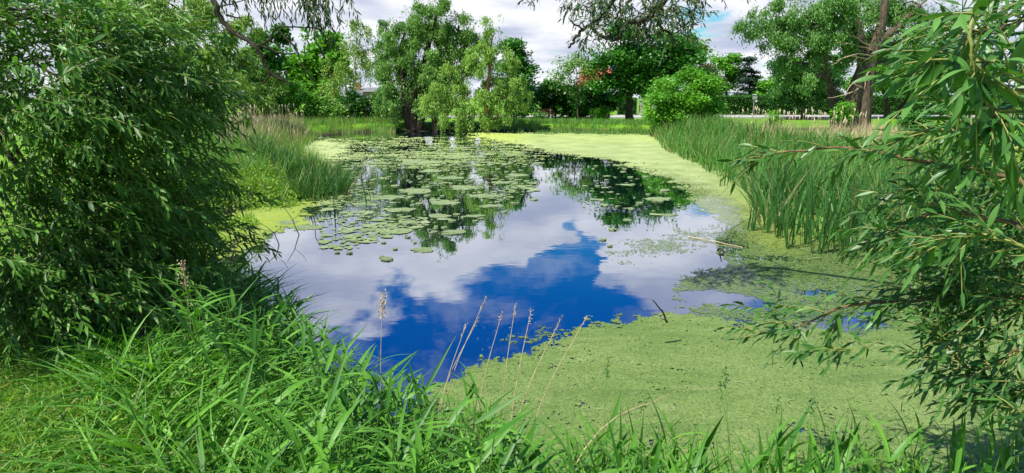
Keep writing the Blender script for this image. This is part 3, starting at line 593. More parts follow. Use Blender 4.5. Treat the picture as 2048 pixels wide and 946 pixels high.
# ------------------------------------------------------------------ buildings and street furniture
def building(label, px0, px1, D, ytop_wall, ytop_roof, dep, wall, roof, wins=3, gable=False, cat='house'):
    a = aty(px0, ytop_wall, D); b = aty(px1, ytop_wall, D); zr = aty(px0, ytop_roof, D)[2]; zb = .4; x0, x1, zw = a[0], b[0], a[2]; cx = (x0 + x1) / 2
    base = (cx, D, zb); t = thing('house' if cat == 'house' else cat, label, cat, base); L = x1 - x0
    obj('wall', gmesh('wall', [box((0, dep / 2, (zw - zb) / 2), (L, dep, zw - zb))] + ([] if not gable else []), M[wall]), t)
    H = zr - zw; e = .35
    if gable:   # ridge runs away from the viewer
        V = np.array([[-L / 2 - e, -e, -.1], [0, -e, H], [L / 2 + e, -e, -.1], [-L / 2 - e, dep + e, -.1], [0, dep + e, H], [L / 2 + e, dep + e, -.1]]) + [0, 0, zw - zb + .02]
        Fc = [[0, 1, 4, 3], [1, 2, 5, 4], [0, 3, 5, 2]]; obj('roof', mesh('roof', V, Fc, M[roof]), t)
        V = np.array([[-L / 2, -.01, 0], [L / 2, -.01, 0], [0, -.01, H - .15], [0, -.01, H - .15]]) + [0, 0, zw - zb]; obj('gable', gmesh('gable', [(V + [0, -e - .02, 0], np.array([[0, 1, 2, 3]]))], M['render_aqua']), t)
    else:
        V = np.array([[-L / 2 - e, -e, -.1], [L / 2 + e, -e, -.1], [L / 2 + e, dep / 2, H], [-L / 2 - e, dep / 2, H], [-L / 2 - e, dep + e, -.1], [L / 2 + e, dep + e, -.1]]) + [0, 0, zw - zb + .02]
        Fc = [[0, 1, 2, 3], [3, 2, 5, 4], [0, 3, 4, 0], [1, 5, 2, 1], [0, 4, 5, 1]]
        obj('roof', mesh('roof', V, Fc, M[roof]), t)
        obj('chimney', gmesh('chimney', [box((L * .2, dep * .4, zw - zb + H + .1), (.7, .6, 1.2))], M['brick']), t)
    for i in range(wins):
        x = -L / 2 + L * (i + .5) / wins; z = zw - zb - 1.5
        f = obj('window', gmesh('window', [box((x, -.03, z), (1.3, .1, 1.3))], M['render_white']), t)
        for k_ in (-1, 1): obj('pane', gmesh('pane', [box((x + k_ * .29, -.09, z), (.5, .03, 1.1))], M['glass']), f)
    return t
building('long low building with pale grey wall behind the left bushes', 622, 735, 72, 192, 176, 9, 'render_grey', 'roof_grey', 6)
building('beige walled building right of the birch trunk', 725, 790, 66, 182, 174, 8, 'render_beige', 'roof_grey', 3)
building('house with red tiled roof behind the slender tree', 1175, 1225, 78, 170, 132, 9, 'render_white', 'roof_red', 3)
building('white house with pale green gable behind the round bush', 1338, 1390, 86, 158, 122, 10, 'render_white', 'roof_grey', 2, True)
building('white building low behind the road and great willow', 800, 905, 74, 214, 204, 8, 'render_white', 'roof_red', 5)
# brick pillar
p = aty(748, 225, 55.5); t = thing('brick_pillar', 'brick pillar with pale cap left of the great willow', 'pillar', (p[0], 61.2, .45))
obj('shaft', gmesh('shaft', [box((0, 0, .65), (.75, .75, 1.3))], M['brick']), t); obj('cap', gmesh('cap', [box((0, 0, 1.36), (1.0, 1.0, .12)), box((0, 0, 1.46), (.7, .7, .08))], M['concrete']), t)
# gate piers right of maple
for k_, (px_, lab) in enumerate(((1272, 'left pale stone gate pier seen right of the maple trunk'), (1283, 'right pale stone gate pier seen right of the maple trunk'))):
    x = hx(px_, 61.0); t = thing('gate_pier', lab, 'gate pier', (x, 61.3, .45)); obj('shaft', gmesh('shaft', [box((0, 0, .7), (.28, .3, 1.4))], M['stone']), t); obj('cap', gmesh('cap', [box((0, 0, 1.45), (.42, .42, .1))], M['concrete']), t)
    obj('footing', gmesh('footing', [box((0, 0, .06), (.5, .5, .12))], M['concrete']), t)
# bench
x = hx(1086, 46.2); t = thing('park_bench', 'red-brown wooden bench in the shade of the dark shrub', 'bench', (x, 46.6, gz(x, 46.6)))
for i in range(3): obj('seat_slat', gmesh('seat_slat', [box((0, -.15 + .14 * i, .45), (1.5, .11, .04))], M['wood_red']), t)
for i in range(2): obj('backrest_slat', gmesh('backrest_slat', [box((0, .26 + .03 * i, .62 + .16 * i), (1.5, .035, .12))], M['wood_red']), t)
for s in (-.6, .6):
    obj('leg', gmesh('leg', [box((s, -.18, .21), (.07, .07, .42)), box((s, .22, .42), (.07, .07, .84)), box((s, .02, .40), (.06, .42, .05))], M['concrete']), t)
# sign
x = aty(1505, 237, 48.6)[0]; t = thing('street_sign', 'small grey sign board on a thin pole by the pavement', 'sign', (x, 48.6, gz(x, 48.6)))
obj('pole', gmesh('pole', [tube([(0, 0, -.1), (0, 0, 1.0), (0, 0, 1.95)], .035, .035, 8, 2)], M['metal'], smooth=True), t)
obj('sign_board', gmesh('sign_board', [box((.02, -.05, 1.72), (.36, .03, .26))], M['metal']), t); obj('sign_board', gmesh('sign_board', [box((.16, -.05, 1.45), (.12, .03, .16))], M['render_white']), t)
obj('cap', gmesh('cap', [box((0, 0, 1.97), (.3, .14, .05))], M['render_white']), t)

# ------------------------------------------------------------------ reeds
def blades(n, sampler, hmin, hmax, w, lean=.25, tint=None, seg=4, bend=(.05, .4), zoff=0, fold=0):
    P = sampler(n); n = len(P); a = rng.uniform(0, 2 * np.pi, n); ln = rng.normal(0, lean, (n, 2)); D = np.stack([ln[:, 0], ln[:, 1], np.ones(n)], 1)
    S = np.stack([np.cos(a), np.sin(a), np.zeros(n)], 1); h = rng.uniform(hmin, hmax, n)
    Gd = unit(np.stack([ln[:, 0] + .05, ln[:, 1], np.full(n, -.35)], 1))
    return ribbons(P, D, S, h, w * rng.uniform(.7, 1.3, n), rng.uniform(*bend, n), seg, BLADE, fold, tint if tint is not None else rng.random(n), Gd)
def px_region(poly, z=None):
    W_ = np.array([onz(*p)[:2] for p in poly]); lo, hi = W_.min(0), W_.max(0)
    def f(n, clumpy=.0):
        out = []; c = 0
        while c < n:
            q = lo + rng.random((n * 2, 2)) * (hi - lo); q = q[in_poly(q[:, 0], q[:, 1], W_)]
            q = q[fbm(q[:, 0] * 1.3, q[:, 1] * 1.3, 3) > .42 + .2 * (rng.random(len(q)) - .5)]
            out.append(q); c += len(q)
        q = np.concatenate(out)[:n]; zz = np.maximum(ground_z(q[:, 0], q[:, 1]), -.1); return np.stack([q[:, 0], q[:, 1], zz], 1)
    return f
def reedbed(label, parts, mat):
    V, Fc, A = cat_geo(parts); c = V.mean(0) * [1, 1, 0]; o = obj('reeds', mesh('reeds', V - c, Fc, M[mat], {'tint': A}), loc=c); tag(o, label, 'reeds', kind='stuff'); return o
RB = px_region([(1296, 262), (1330, 302), (1420, 345), (1500, 380), (1560, 400), (1700, 440), (1900, 520), (2150, 600), (2300, 540), (1950, 390), (1650, 325), (1500, 302), (1430, 272)])
reedbed('tall dense green reeds along the right bank of the pond', [blades(12500, RB, .75, 1.3, .028, .2, seg=4)], 'reed')
RBf = px_region([(1500, 385), (1530, 470), (1600, 490), (1720, 520), (1900, 590), (2100, 640), (2200, 560), (1900, 450), (1650, 395)])
reedbed('dark tall reeds in the water in front of the right bank', [blades(1700, RBf, .9, 1.65, .036, .24, seg=5, fold=.4)], 'reed_near')
FS = px_region([(1015, 266), (1150, 267), (1300, 271), (1300, 259), (1150, 256), (1015, 256)])
reedbed('low reed fringe between the far lawn and the duckweed', [blades(6500, FS, .24, .50, .03, .12, seg=3)], 'reed')
FL = px_region([(600, 276), (680, 269), (790, 266), (800, 257), (700, 253), (560, 254)])
reedbed('reed fringe on the far left shore below the bushes', [blades(4500, FL, .4, .8, .03, .1, seg=3)], 'reed_light')
LB = px_region([(655, 395), (690, 380), (665, 350), (600, 300), (640, 278), (560, 268), (430, 275), (470, 320), (520, 360), (590, 400)])
reedbed('green reeds on the left bank with last year stalks behind', [blades(6000, LB, .5, .95, .022, .18, seg=4)], 'reed_light')
LBf = px_region([(585, 385), (600, 405), (660, 400), (700, 390), (690, 365), (560, 340), (500, 330), (520, 360)])
reedbed('dark green reed tuft leaning over the water on the left bank', [blades(1500, LBf, .6, 1.0, .024, .25, seg=5, fold=.4)], 'reed_near')
# pale stalks
LD = px_region([(430, 275), (590, 262), (620, 285), (520, 320), (440, 330)])
RD = px_region([(1450, 285), (1760, 290), (1900, 330), (1700, 335), (1500, 308)])
def straw_bed(label, f, n, h0, h1):
    G = blades(n, f, h0, h1, .018, .1, seg=2); c = G[0].mean(0) * [1, 1, 0]; o = obj('dry_reeds', mesh('dry_reeds', G[0] - c, G[1], M['straw'], {'tint': G[2]}), loc=c); tag(o, label, 'dry reeds', kind='stuff')
straw_bed('pale dry reed stalks on the left bank', LD, 1800, .8, 1.2); straw_bed('pale dry reed stalks behind the right reeds', RD, 2200, .6, 1.0)
headm = gmesh('seed_head', tube([(0, 0, 0), (.005, 0, .08), (0, 0, .17), (0, 0, .22)], 0, sides=7, smooth=3, radii=[.012, .032, .038, .03, .008]), M['fluff'], smooth=True)
stm = [gmesh('stalk', tube([(0, 0, 0), (.02 * s, 0, .6), (.07 * s, .02, 1.2)], .008, .005, 5, 3), M['straw'], smooth=True) for s in (-1, 0, 1)]
def cattails(f, n, label, group, hs=1.0):
    P = f(n)
    for i, q in enumerate(P):
        s = hs * rng.uniform(.72, 1.25); t = thing('cattail', label, 'cattail', (q[0], q[1], q[2]), group, rng.uniform(0, 6.28)); j = i % 3
        a = obj('stalk', stm[j], t); a.scale = (1, 1, s); b = obj('seed_head', headm, t, loc=((-.07, 0, .07)[j], .02, 1.19 * s)); b.scale = (rng.uniform(.45, .8), rng.uniform(.45, .8), rng.uniform(.45, .95)); b.rotation_euler = (rng.normal(0, .15), rng.normal(0, .2), 0)
cattails(LD, 70, 'dry cattail with pale fluffy head on the left bank', 'dry cattails on the left bank', .92)
cattails(px_region([(1430, 285), (1640, 292), (1780, 315), (1640, 325), (1480, 305)]), 75, 'dry cattail with pale fluffy head behind the right reeds', 'dry cattails behind the right reeds', .86)
# separate reed clumps with their own leaves
RCL = ['short reed clump standing at the left front corner of the right reed bed', 'short reed clump just right of the corner clump of the right bed', 'mid-height reed clump behind and right of the two short corner clumps', 'tall reed clump reaching farthest forward beside the streaky duckweed', 'tall reed clump set back behind the foremost tall ones',
       'tall dense clump at the front of the right bed, second to reach forward', 'tall clump in a gap of the right bed near the willow leaves', 'rightmost tall front clump half hidden by hanging willow leaves', 'small clump alone on the yellowish duckweed before the middle of the right bed', 'smallest clump on the duckweed farther along the right bed',
       'knee-high clump leaving the foot of the right bed', 'low clump between the lone duckweed clump and the right bed', 'thin upright reed clump standing in open water off the left bank', 'thicker reed clump at the tip of the left reed tuft']
bl_var = []
for i in range(5):
    G = ribbons(np.zeros((1, 3)), np.array([[0, 0, 1.]]), np.array([[1., 0, 0]]), 1.0, 1.0, .05 + .15 * i, 8, BLADE, .008, (i * .2 + .05), np.array([[0, 1., -.25]]))
    bl_var.append((mesh('blade', *G[:2], M['reed_near'], {'tint': G[2]}), mesh('blade', *G[:2], M['grass'], {'tint': G[2]})))
def set_leaf(o, P, D, S, L, W):
    D = D / np.linalg.norm(D); S = S - D * (S @ D); S = S / np.linalg.norm(S); Nn = np.cross(D, S)   # local z along D, x along S, y = z cross x
    if Nn[2] > 0: S = -S; Nn = -Nn
    o.matrix_local = Matrix(((S[0] * W, Nn[0] * L, D[0] * L, P[0]), (S[1] * W, Nn[1] * L, D[1] * L, P[1]), (S[2] * W, Nn[2] * L, D[2] * L, P[2]), (0, 0, 0, 1)))
for i, (px_, py_, h, n) in enumerate([(1508, 462, .75, 7), (1532, 466, .8, 7), (1560, 476, 1.2, 9), (1580, 498, 1.5, 10), (1614, 490, 1.5, 9), (1636, 506, 1.45, 10), (1668, 496, 1.5, 9), (1690, 515, 1.5, 9), (1445, 372, .6, 6), (1418, 345, .5, 5), (1490, 378, .9, 7), (1462, 365, .8, 7), (740, 408, .9, 4), (672, 400, .95, 7)]):
    p = onz(px_, py_); t = thing('reed_clump', RCL[i], 'reed clump', (p[0], p[1], -.05), 'reed clumps standing out from the reed beds')
    if px_ < 800: t['group'] = 'reed clumps by the left bank'
    for k_ in range(n):
        a = rng.uniform(0, 6.28); ln = rng.uniform(.03, .22); o = obj('blade', bl_var[rng.integers(0, 2)][0], t)
        set_leaf(o, np.array([rng.normal(0, .05), rng.normal(0, .05), 0]), np.array([math.cos(a) * ln, math.sin(a) * ln, 1]), np.array([-math.sin(a + rng.normal(0, .5)), math.cos(a), 0]), h * rng.uniform(.65, 1.1), .026)

# herbs and weeds on the left bank
def herbs(label, poly, n, hmax, mat, leaf=.07):
    f = px_region(poly); P = f(n); P[:, 2] += rng.random(n) ** 1.2 * hmax * (.5 + fbm(P[:, 0] * 2.2, P[:, 1] * 2.2, 3)); L = rng.uniform(.6, 1.5, n) * leaf
    G = rhombs(P, rng.normal(0, 1, (n, 3)) + [0, 0, .4], rng.normal(0, .6, (n, 3)) + [0, 0, 1], L, L * .45, rng.random(n) * .95); c = P.mean(0) * [1, 1, 0]
    o = obj('weeds', mesh('weeds', G[0] - c, G[1], M[mat], {'tint': G[2]}), loc=c); tag(o, label, 'weeds', kind='stuff')
herbs('yellow-green leafy weeds on the left bank beside the reeds', [(430, 300), (530, 330), (600, 400), (540, 425), (430, 440), (380, 360)], 9000, .22, 'herb')
BK = px_region([(400, 300), (530, 325), (605, 398), (560, 420), (430, 440), (340, 400)])
reedbed('low yellow-green sedge on the left bank between weeds and reeds', [blades(3600, BK, .15, .7, .014, .4, seg=3, bend=(.1, .8)), blades(1500, BK, .3, .85, .016, .35, seg=3, tint=.1)], 'reed_light')
herbs('darker leafy weeds low on the left bank', [(430, 400), (590, 395), (600, 412), (480, 430), (420, 420)], 5000, .22, 'herb', .08)
herbs('bright water weeds at the edge of the left cove', [(330, 440), (500, 425), (520, 450), (430, 500), (360, 540)], 9000, .14, 'herb', .06)
herbs('tall yellowish herbs along the left lawn behind the willow', [(150, 262), (520, 252), (440, 300), (200, 330)], 9000, .8, 'herb', .12)
# short tufts breaking the far lawn
LW = px_region([(1010, 250), (1290, 250), (1300, 240), (1450, 262), (1850, 268), (1850, 238), (1000, 238)])
G = blades(15000, LW, .05, .14, .035, .3, seg=1); c = G[0].mean(0) * [1, 1, 0]; tag(obj('lawn_grass', mesh('lawn_grass', G[0] - c, G[1], M['lawn_blade'], {'tint': G[2]}), loc=c), 'short bright lawn grass beyond the pond', 'grass', kind='stuff')

# ------------------------------------------------------------------ foreground grass
def near_sampler(x0, x1, y0, y1, dmin=.05, dmax=9, px_lim=None):
    def f(n):
        out = []; c = 0
        while c < n:
            q = np.stack([rng.uniform(x0, x1, n * 2), rng.uniform(y0, y1, n * 2)], 1); dd = poly_dist(q[:, 0], q[:, 1], SHORE); q = q[(dd > dmin) & (dd < dmax)]; out.append(q); c += len(q)
        q = np.concatenate(out)[:n]; return np.stack([q[:, 0], q[:, 1], ground_z(q[:, 0], q[:, 1]) - .01], 1)
    return f
def grass_stuff(label, geo, mat='grass_fine'):
    V, Fc, A = cat_geo(geo); c = V.mean(0) * [1, 1, 0]; tag(obj('grass', mesh('grass', V - c, Fc, M[mat], {'tint': A}), loc=c), label, 'grass', kind='stuff')
grass_stuff('fine matted yellow-green grass in the lower left corner', [blades(40000, near_sampler(-5.2, -.9, 1.9, 5.0, .35), .12, .33, .0065, .9, seg=3, bend=(.1, .9))])
grass_stuff('taller loose wild grass in the lower left corner', [blades(4200, near_sampler(-4.6, -.8, 1.9, 4.9, .3), .2, .48, .009, .6, seg=4, bend=(.2, .9))], 'grass')
grass_stuff('flattened pale old grass blades in the lower left corner', [blades(2600, near_sampler(-4.6, -.7, 1.9, 4.8, .3), .15, .4, .009, 1.3, seg=3, bend=(.2, .8))], 'straw_leaf')
herbs('small leafy weeds mixed into the lower left grass', [(-200, 700), (350, 700), (420, 800), (300, 1100), (-300, 1100)], 5000, .16, 'grass_fine', .035)
grass_stuff('longer soft grass between willow and water', [blades(2600, near_sampler(-5.5, -.2, 2.0, 7.5, .0, 1.6), .25, .6, .013, .45, seg=4, bend=(.2, .9))], 'grass')
grass_stuff('arching leaves filling between the reed grass plants', [blades(3000, near_sampler(-3.2, .8, 2.0, 6.4, .0, 1.3), .3, .7, .023, .55, seg=5, bend=(.3, .9), fold=.3)], 'grass')
grass_stuff('bright short grass on the strip in front of the camera', [blades(2600, near_sampler(-1.2, 4.8, 1.9, 3.3, .0), .25, .55, .018, .32, seg=3, bend=(.1, .7))], 'grass')

stalkm = [gmesh('stem', tube([(0, 0, 0), (.01, 0, .5), (.05 * s, .02, 1.0)], .0045, .002, 5, 3), M['stem'], smooth=True) for s in (-1, 1)]
def grass_plant(x, y, h, nl, label, group, Lr=(.28, .52), wr=(.017, .032), lean=(0, 0), up=.0):
    z = gz(x, y) - .02; t = thing('grass_plant', label, 'grass plant', (x, y, z), group)
    s = obj('stem', stalkm[rng.integers(0, 2)], t); s.scale = (1, 1, h); top = np.array([lean[0] * h, lean[1] * h, 0])
    s.matrix_local = Matrix(((1, 0, top[0], 0), (0, 1, top[1], 0), (0, 0, h, 0), (0, 0, 0, 1)))
    a0 = rng.uniform(0, 6.28)
    for k_ in range(nl):
        tt = (k_ + 1.2) / (nl + .6); a = a0 + (k_ % 2) * math.pi + rng.normal(0, .5)
        # leaves blow slightly to the right, as the breeze lays them
        D = np.array([math.cos(a) * .75 + .35, math.sin(a) * .6, .30 + up + .5 * tt * (1 + rng.normal(0, .2))])
        S = np.array([-math.sin(a), math.cos(a), rng.normal(0, .35)]); L = rng.uniform(*Lr) * (1.1 - .35 * tt)
        o = obj('leaf', bl_var[rng.integers(1, 5) if rng.random() < .8 else 0][1], t)
        set_leaf(o, top * tt + np.array([0, 0, h * tt * .95]), D, S, L, rng.uniform(*wr))
LAB = 'broad-bladed bright green reed grass plant on the near bank'
n_ = 0; tries = 0
while n_ < 270 and tries < 12000:
    tries += 1; x, y = rng.uniform(-3.2, .9), rng.uniform(2.1, 6.2); dd = float(poly_dist(np.array([x]), np.array([y]), SHORE)[0])
    u, v, dp = to_px(np.array([x, y, .5]))
    if dd < -.15 or dd > 1.25 or u < 360 + max(0, v - 700) * .5 or (u < 620 and v > 800 and rng.random() < .5): continue
    if x > .1 and y < 2.2: continue
    hh = rng.uniform(.42, .78) * (1.0 if u < 1000 else .75)
    zl, zg = (('broad-bladed grass plant below the left willow where the bank narrows', 'reed grass below the left willow') if y > 4.3 else ('broad-bladed bright grass plant leaning over the blue water at the bank edge', 'reed grass leaning over the water') if dd < .35 and u < 900 else
              ('arching grass plant at bottom centre in front of the near duckweed', 'reed grass at bottom centre') if u > 900 else ('broad-bladed arching grass plant among the thick stand at lower left centre', 'reed grass in the thick stand'))
    grass_plant(x, y, hh, int(rng.integers(5, 8)), zl, zg); n_ += 1
n_ = 0
while n_ < 130:
    x, y = rng.uniform(.35, 3.0), rng.uniform(2.25, 3.0)
    if rng.random() > 1.1 - abs(x - 1.3) * .4: continue
    grass_plant(x, y, rng.uniform(.25, .68), int(rng.integers(4, 7)), 'upright dark green grass plant at the water edge lower right', 'upright grass at the lower right', (.28, .46), (.016, .028), up=.9); n_ += 1
# seed heads
def spikelets(top, n, ln, w, dirv, spread):
    P = top - dirv * (rng.random((n, 1)) * ln) + rng.normal(0, spread, (n, 3)); return ribbons(P, dirv + rng.normal(0, .5, (n, 3)), rng.normal(0, 1, (n, 3)), .018, w, .1, 2, LANCE, 0)
def seed_grass(label, px_, pyt, D, zt=None, n=60, mat='straw', ln=.12, spread=.008, root=None, w=.005, cat='seed grass', group=None):
    tip = aty(px_, pyt, D); rx = tip[0] + rng.normal(0, .1) if root is None else root; base = np.array([rx, D - rng.uniform(.1, .3), 0]); base[2] = gz(base[0], base[1]) - .02
    t = thing('seed_grass', label, cat, base, group); m_ = (base + tip) / 2 + [(.1 * (base[0] - tip[0])), 0, .1]
    obj('stem', gmesh('stem', tube([base, m_, tip], .003, .0016, 5, 4), M['straw' if mat == 'straw' else 'stem'], base, True), t)
    dv = unit(tip - m_); G = spikelets(tip + dv * ln * .2, n, ln, w, dv, spread); obj('seed_head', mesh('seed_head', G[0] - base, G[1], M[mat], {'tint': G[2] * .5}), t, 'stuff')
seed_grass('plump tan seed head standing against the blue water', 765, 598, 3.6, n=110, ln=.15, spread=.012, w=.009)
seed_grass('pinkish tan seed head left of the others against the willow', 365, 535, 4.2, n=120, ln=.2, spread=.014, w=.009)
seed_grass('drooping tan seed head over the left cove', 470, 490, 5.2, n=120, ln=.22, spread=.02, w=.009, root=-2.55)
for a, b, D in ((970, 600, 3.2), (1005, 622, 3.2), (1062, 622, 3.1), (955, 640, 3.3), (1030, 615, 3.3), (1120, 640, 3.1), (1170, 640, 3.05), (930, 655, 3.3)):
    seed_grass('thin dry grass stalk bending over the open water', a, b, D, n=26, ln=.09, spread=.003, root=aty(a, b + rng.uniform(-8, 20), D)[0] - rng.uniform(.08, .42), w=.004, group='thin dry stalks at the middle of the near bank')
for a, b in ((1215, 728), (1245, 720), (1290, 800), (1310, 790), (1450, 745), (1520, 755), (1555, 800), (1685, 778), (1440, 770), (1225, 760), (1620, 800))[::2]:
    seed_grass('dark green knotted seed head against the duckweed', a, b, 2.95, n=26, ln=.1, spread=.006, mat='reed_near', w=.009, group='dark seed heads at the lower right')
def stick(name, label, cat, pts, r0, r1, mat, side=None):
    c = np.asarray(pts[0]); t = thing(name, label, cat, c); obj('shaft', gmesh('shaft', tube(pts, r0, r1, 7, 4, .003), M[mat], c, True), t)
    for q in side or []: obj('twig', gmesh('twig', tube(q, r1, r1 * .5, 5, 3), M[mat], c, True), t)
a = onz(1340, 647); b = aty(1305, 600, a[1] + .05)
stick('stick', 'dark forked stick poking out of the duckweed near the middle', 'stick', [a - [0, 0, .05], a * .5 + b * .5 + [.01, 0, 0], b], .012, .006, 'bark_dark', [[a + (b - a) * .35, a + (b - a) * .6 + [.03, 0, 0]]])
stick('floating_stick', 'long pale straight straw floating by the right reeds', 'stick', [onz(1376, 473, .012), onz(1430, 483, .02), onz(1486, 495, .01)], .007, .005, 'straw')
stick('dry_straw', 'long dry straw slanting over the grass at bottom centre', 'straw', [np.array([.1, 2.2, .45]), aty(1200, 860, 2.8), aty(1338, 788, 3.1)], .004, .002, 'straw')
stick('floating_stick', 'short dark twig lying flat on the near duckweed', 'stick', [onz(1330, 685, .01), onz(1350, 682, .016), onz(1362, 680, .012)], .005, .004, 'bark_dark')
stick('floating_stick', 'black snag of dead stems beside the floating straw', 'stick', [onz(1436, 500, .0), onz(1440, 497, .05), onz(1450, 505, .02)], .02, .012, 'bark_dark', [[onz(1440, 503, .02), onz(1445, 500, .09)], [onz(1446, 505, .02), onz(1460, 502, .07)]])
stick('broken_branch', 'pale broken branch standing at the foot of the left willow', 'branch', [onz(268, 690, .5), onz(278, 650, .6), aty(286, 612, 4.4)], .02, .014, 'deadwood')
for a_, b_, c_ in (((600, 470), (585, 440), (566, 412)), ((632, 452), (628, 425), (640, 396)), ((668, 432), (667, 400), (664, 372)), ((560, 490), (548, 466), (520, 446))):
    q = onz(*a_); stick('stick', {600: 'dark dead stem leaning left out of the cove water', 632: 'dark bare stem upright between the leaning one and the reeds', 668: 'straight bare stem closest to the left reed tuft', 560: 'dark dead stem nearest the left willow leaves'}[a_[0]], 'stick', [q - [0, 0, .05], aty(b_[0], b_[1], q[1] + .05), aty(c_[0], c_[1], q[1] + .1)], .009, .004, 'bark_dark', [[aty(b_[0], b_[1], q[1] + .05), aty(b_[0] + 14, b_[1] - 12, q[1]), aty(b_[0] + 20, b_[1] - 24, q[1])]])
# stone at willow foot
r_ = np.random.default_rng(3); a_, b_ = np.meshgrid(np.linspace(0, 2 * np.pi, 14, endpoint=False), np.linspace(0, np.pi, 8)); rr = .09 * (1 + .2 * r_.normal(0, 1, a_.shape) * np.sin(b_))
V = np.stack([rr * np.cos(a_) * np.sin(b_) * 1.3, rr * np.sin(a_) * np.sin(b_), rr * np.cos(b_) * .6], -1).reshape(-1, 3); id_ = np.arange(8 * 14).reshape(8, 14); nx = np.roll(id_, -1, 1)
so = obj('stone', mesh('stone', V, np.stack([id_[:-1], id_[1:], nx[1:], nx[:-1]], -1).reshape(-1, 4), M['stone']), loc=onz(297, 683, .5)); tag(so, 'small pale stone at the foot of the left willow', 'stone')
# bits on the duckweed: shed leaves and seeds
n = 420; q = np.array([onz(rng.uniform(950, 2040), rng.uniform(640, 940), .008) for _ in range(n)]); a_ = rng.uniform(0, 6.28, n)
G = ribbons(q, np.stack([np.cos(a_), np.sin(a_), 0 * a_ + .02], 1), np.stack([-np.sin(a_), np.cos(a_), 0 * a_], 1), rng.uniform(.008, .03, n), .006, 0, 2, LANCE); c = q.mean(0)
tag(obj('leaf_litter', mesh('leaf_litter', G[0] - c, G[1], M['straw'], {'tint': G[2]}), loc=c), 'tiny shed leaves and seeds scattered on the near duckweed', 'leaf litter', kind='stuff')

# ------------------------------------------------------------------ near willows
lf_var = []
for i in range(6):
    G = ribbons(np.zeros((1, 3)), np.array([[0, 0, 1.]]), np.array([[1., 0, 0]]), 1.0, 1.0, .02 + .07 * i, 6, LANCE, .05, (.1 + i * .16), np.array([[0, 1., -.2]]))
    lf_var.append(mesh('leaf', *G[:2], M['willow_near'], {'tint': G[2]}, True))
def shoots(starts, dirs, lens, leaf, spacing=.028, droop=.5, wr=.17, spread=.95):
    """leafy twigs: returns twig tubes and the list of leaf frames"""
    tw, LP, LD, LS, LL = [], [], [], [], []
    for s, d_, ln in zip(starts, dirs, lens):
        d_ = d_ / np.linalg.norm(d_); m_ = max(4, int(ln / spacing)); t = np.linspace(.08, 1, m_); g_ = np.array([0, 0, -1.])
        fn = lambda tt: s + d_ * ln * tt + g_ * ln * droop * tt ** 2
        P = np.stack([fn(x) for x in t]); tan = unit(d_ + 2 * g_ * droop * t[:, None])
        tw.append(tube([fn(0), fn(.5), fn(1.0)], .0035, .0012, 4, 2))
        ang = np.arange(m_) * 2.4 + rng.random() * 6; ref = unit(np.cross(tan, [0.1, .2, 1.0])); bi = np.cross(tan, ref)
        rad = ref * np.cos(ang)[:, None] + bi * np.sin(ang)[:, None]; k_ = spread * (1 - .55 * t[:, None])
        D = unit(tan + rad * k_ + rng.normal(0, .12, (m_, 3)) + g_ * .12)
        LP.append(P); LD.append(D); LS.append(np.cross(D, rng.normal(0, .5, (m_, 3)) + [0, -.3, 1.0])); LL.append(leaf * rng.uniform(.7, 1.2, m_) * (1 - .3 * t) * (1 if m_ > 5 else .8))
    return tw, np.concatenate(LP), np.concatenate(LD), np.concatenate(LS), np.concatenate(LL)
def leafy(t, base, tw, P, D, S, L, wr, n_parts=300, mat='willow', clip_near=.6):
    u, v, dep = to_px(P); ok = dep > clip_near; P, D, S, L, u, v, dep = P[ok], D[ok], S[ok], L[ok], u[ok], v[ok], dep[ok]
    # keep the leaf clear of anyone standing at the camera
    size = np.where((u > 0) & (u < 2048) & (v > 0) & (v < 946), L / dep, 0); order = np.argsort(-size); near_ = order[:n_parts]; rest = order[n_parts:]
    for i in near_:
        o = obj('leaf', lf_var[rng.integers(0, 6)], t); set_leaf(o, P[i] - base, D[i], S[i], L[i], L[i] * wr * rng.uniform(.85, 1.2))
    bt = np.clip(fbm(P[rest, 0] * 3, P[rest, 2] * 3, 2) * .6 + rng.random(len(rest)) ** 2 * .5 - .1, 0, 1)
    G = ribbons(P[rest], D[rest], S[rest], L[rest], L[rest] * wr, rng.uniform(0, .35, len(rest)), 3, LANCE, .22, bt)
    obj('foliage', mesh('foliage', G[0] - base, G[1], M[mat], {'tint': G[2]}, True), t, 'stuff')
    if tw: obj('twigs', gmesh('twigs', tw, M['twig_green'], base, True), t, 'stuff')
def branch(t, base, pts, r0, r1, mat='bark', name='branch', wob=.01):
    return obj(name, gmesh(name, tube(pts, r0, r1, 8, 5, wob), M[mat], base, True), t)

def tufted(n, c, rad, shell, tr):
    k_ = max(3, n // 11); T_, Td = blob_pts(k_, c, rad, shell); w_ = rng.integers(0, k_, n)
    P = T_[w_] + rng.normal(0, 1, (n, 3)) * tr * .5 * rng.uniform(.5, 1.2, k_)[w_][:, None]; return P, unit(Td[w_] + rng.normal(0, .35, (n, 3)))
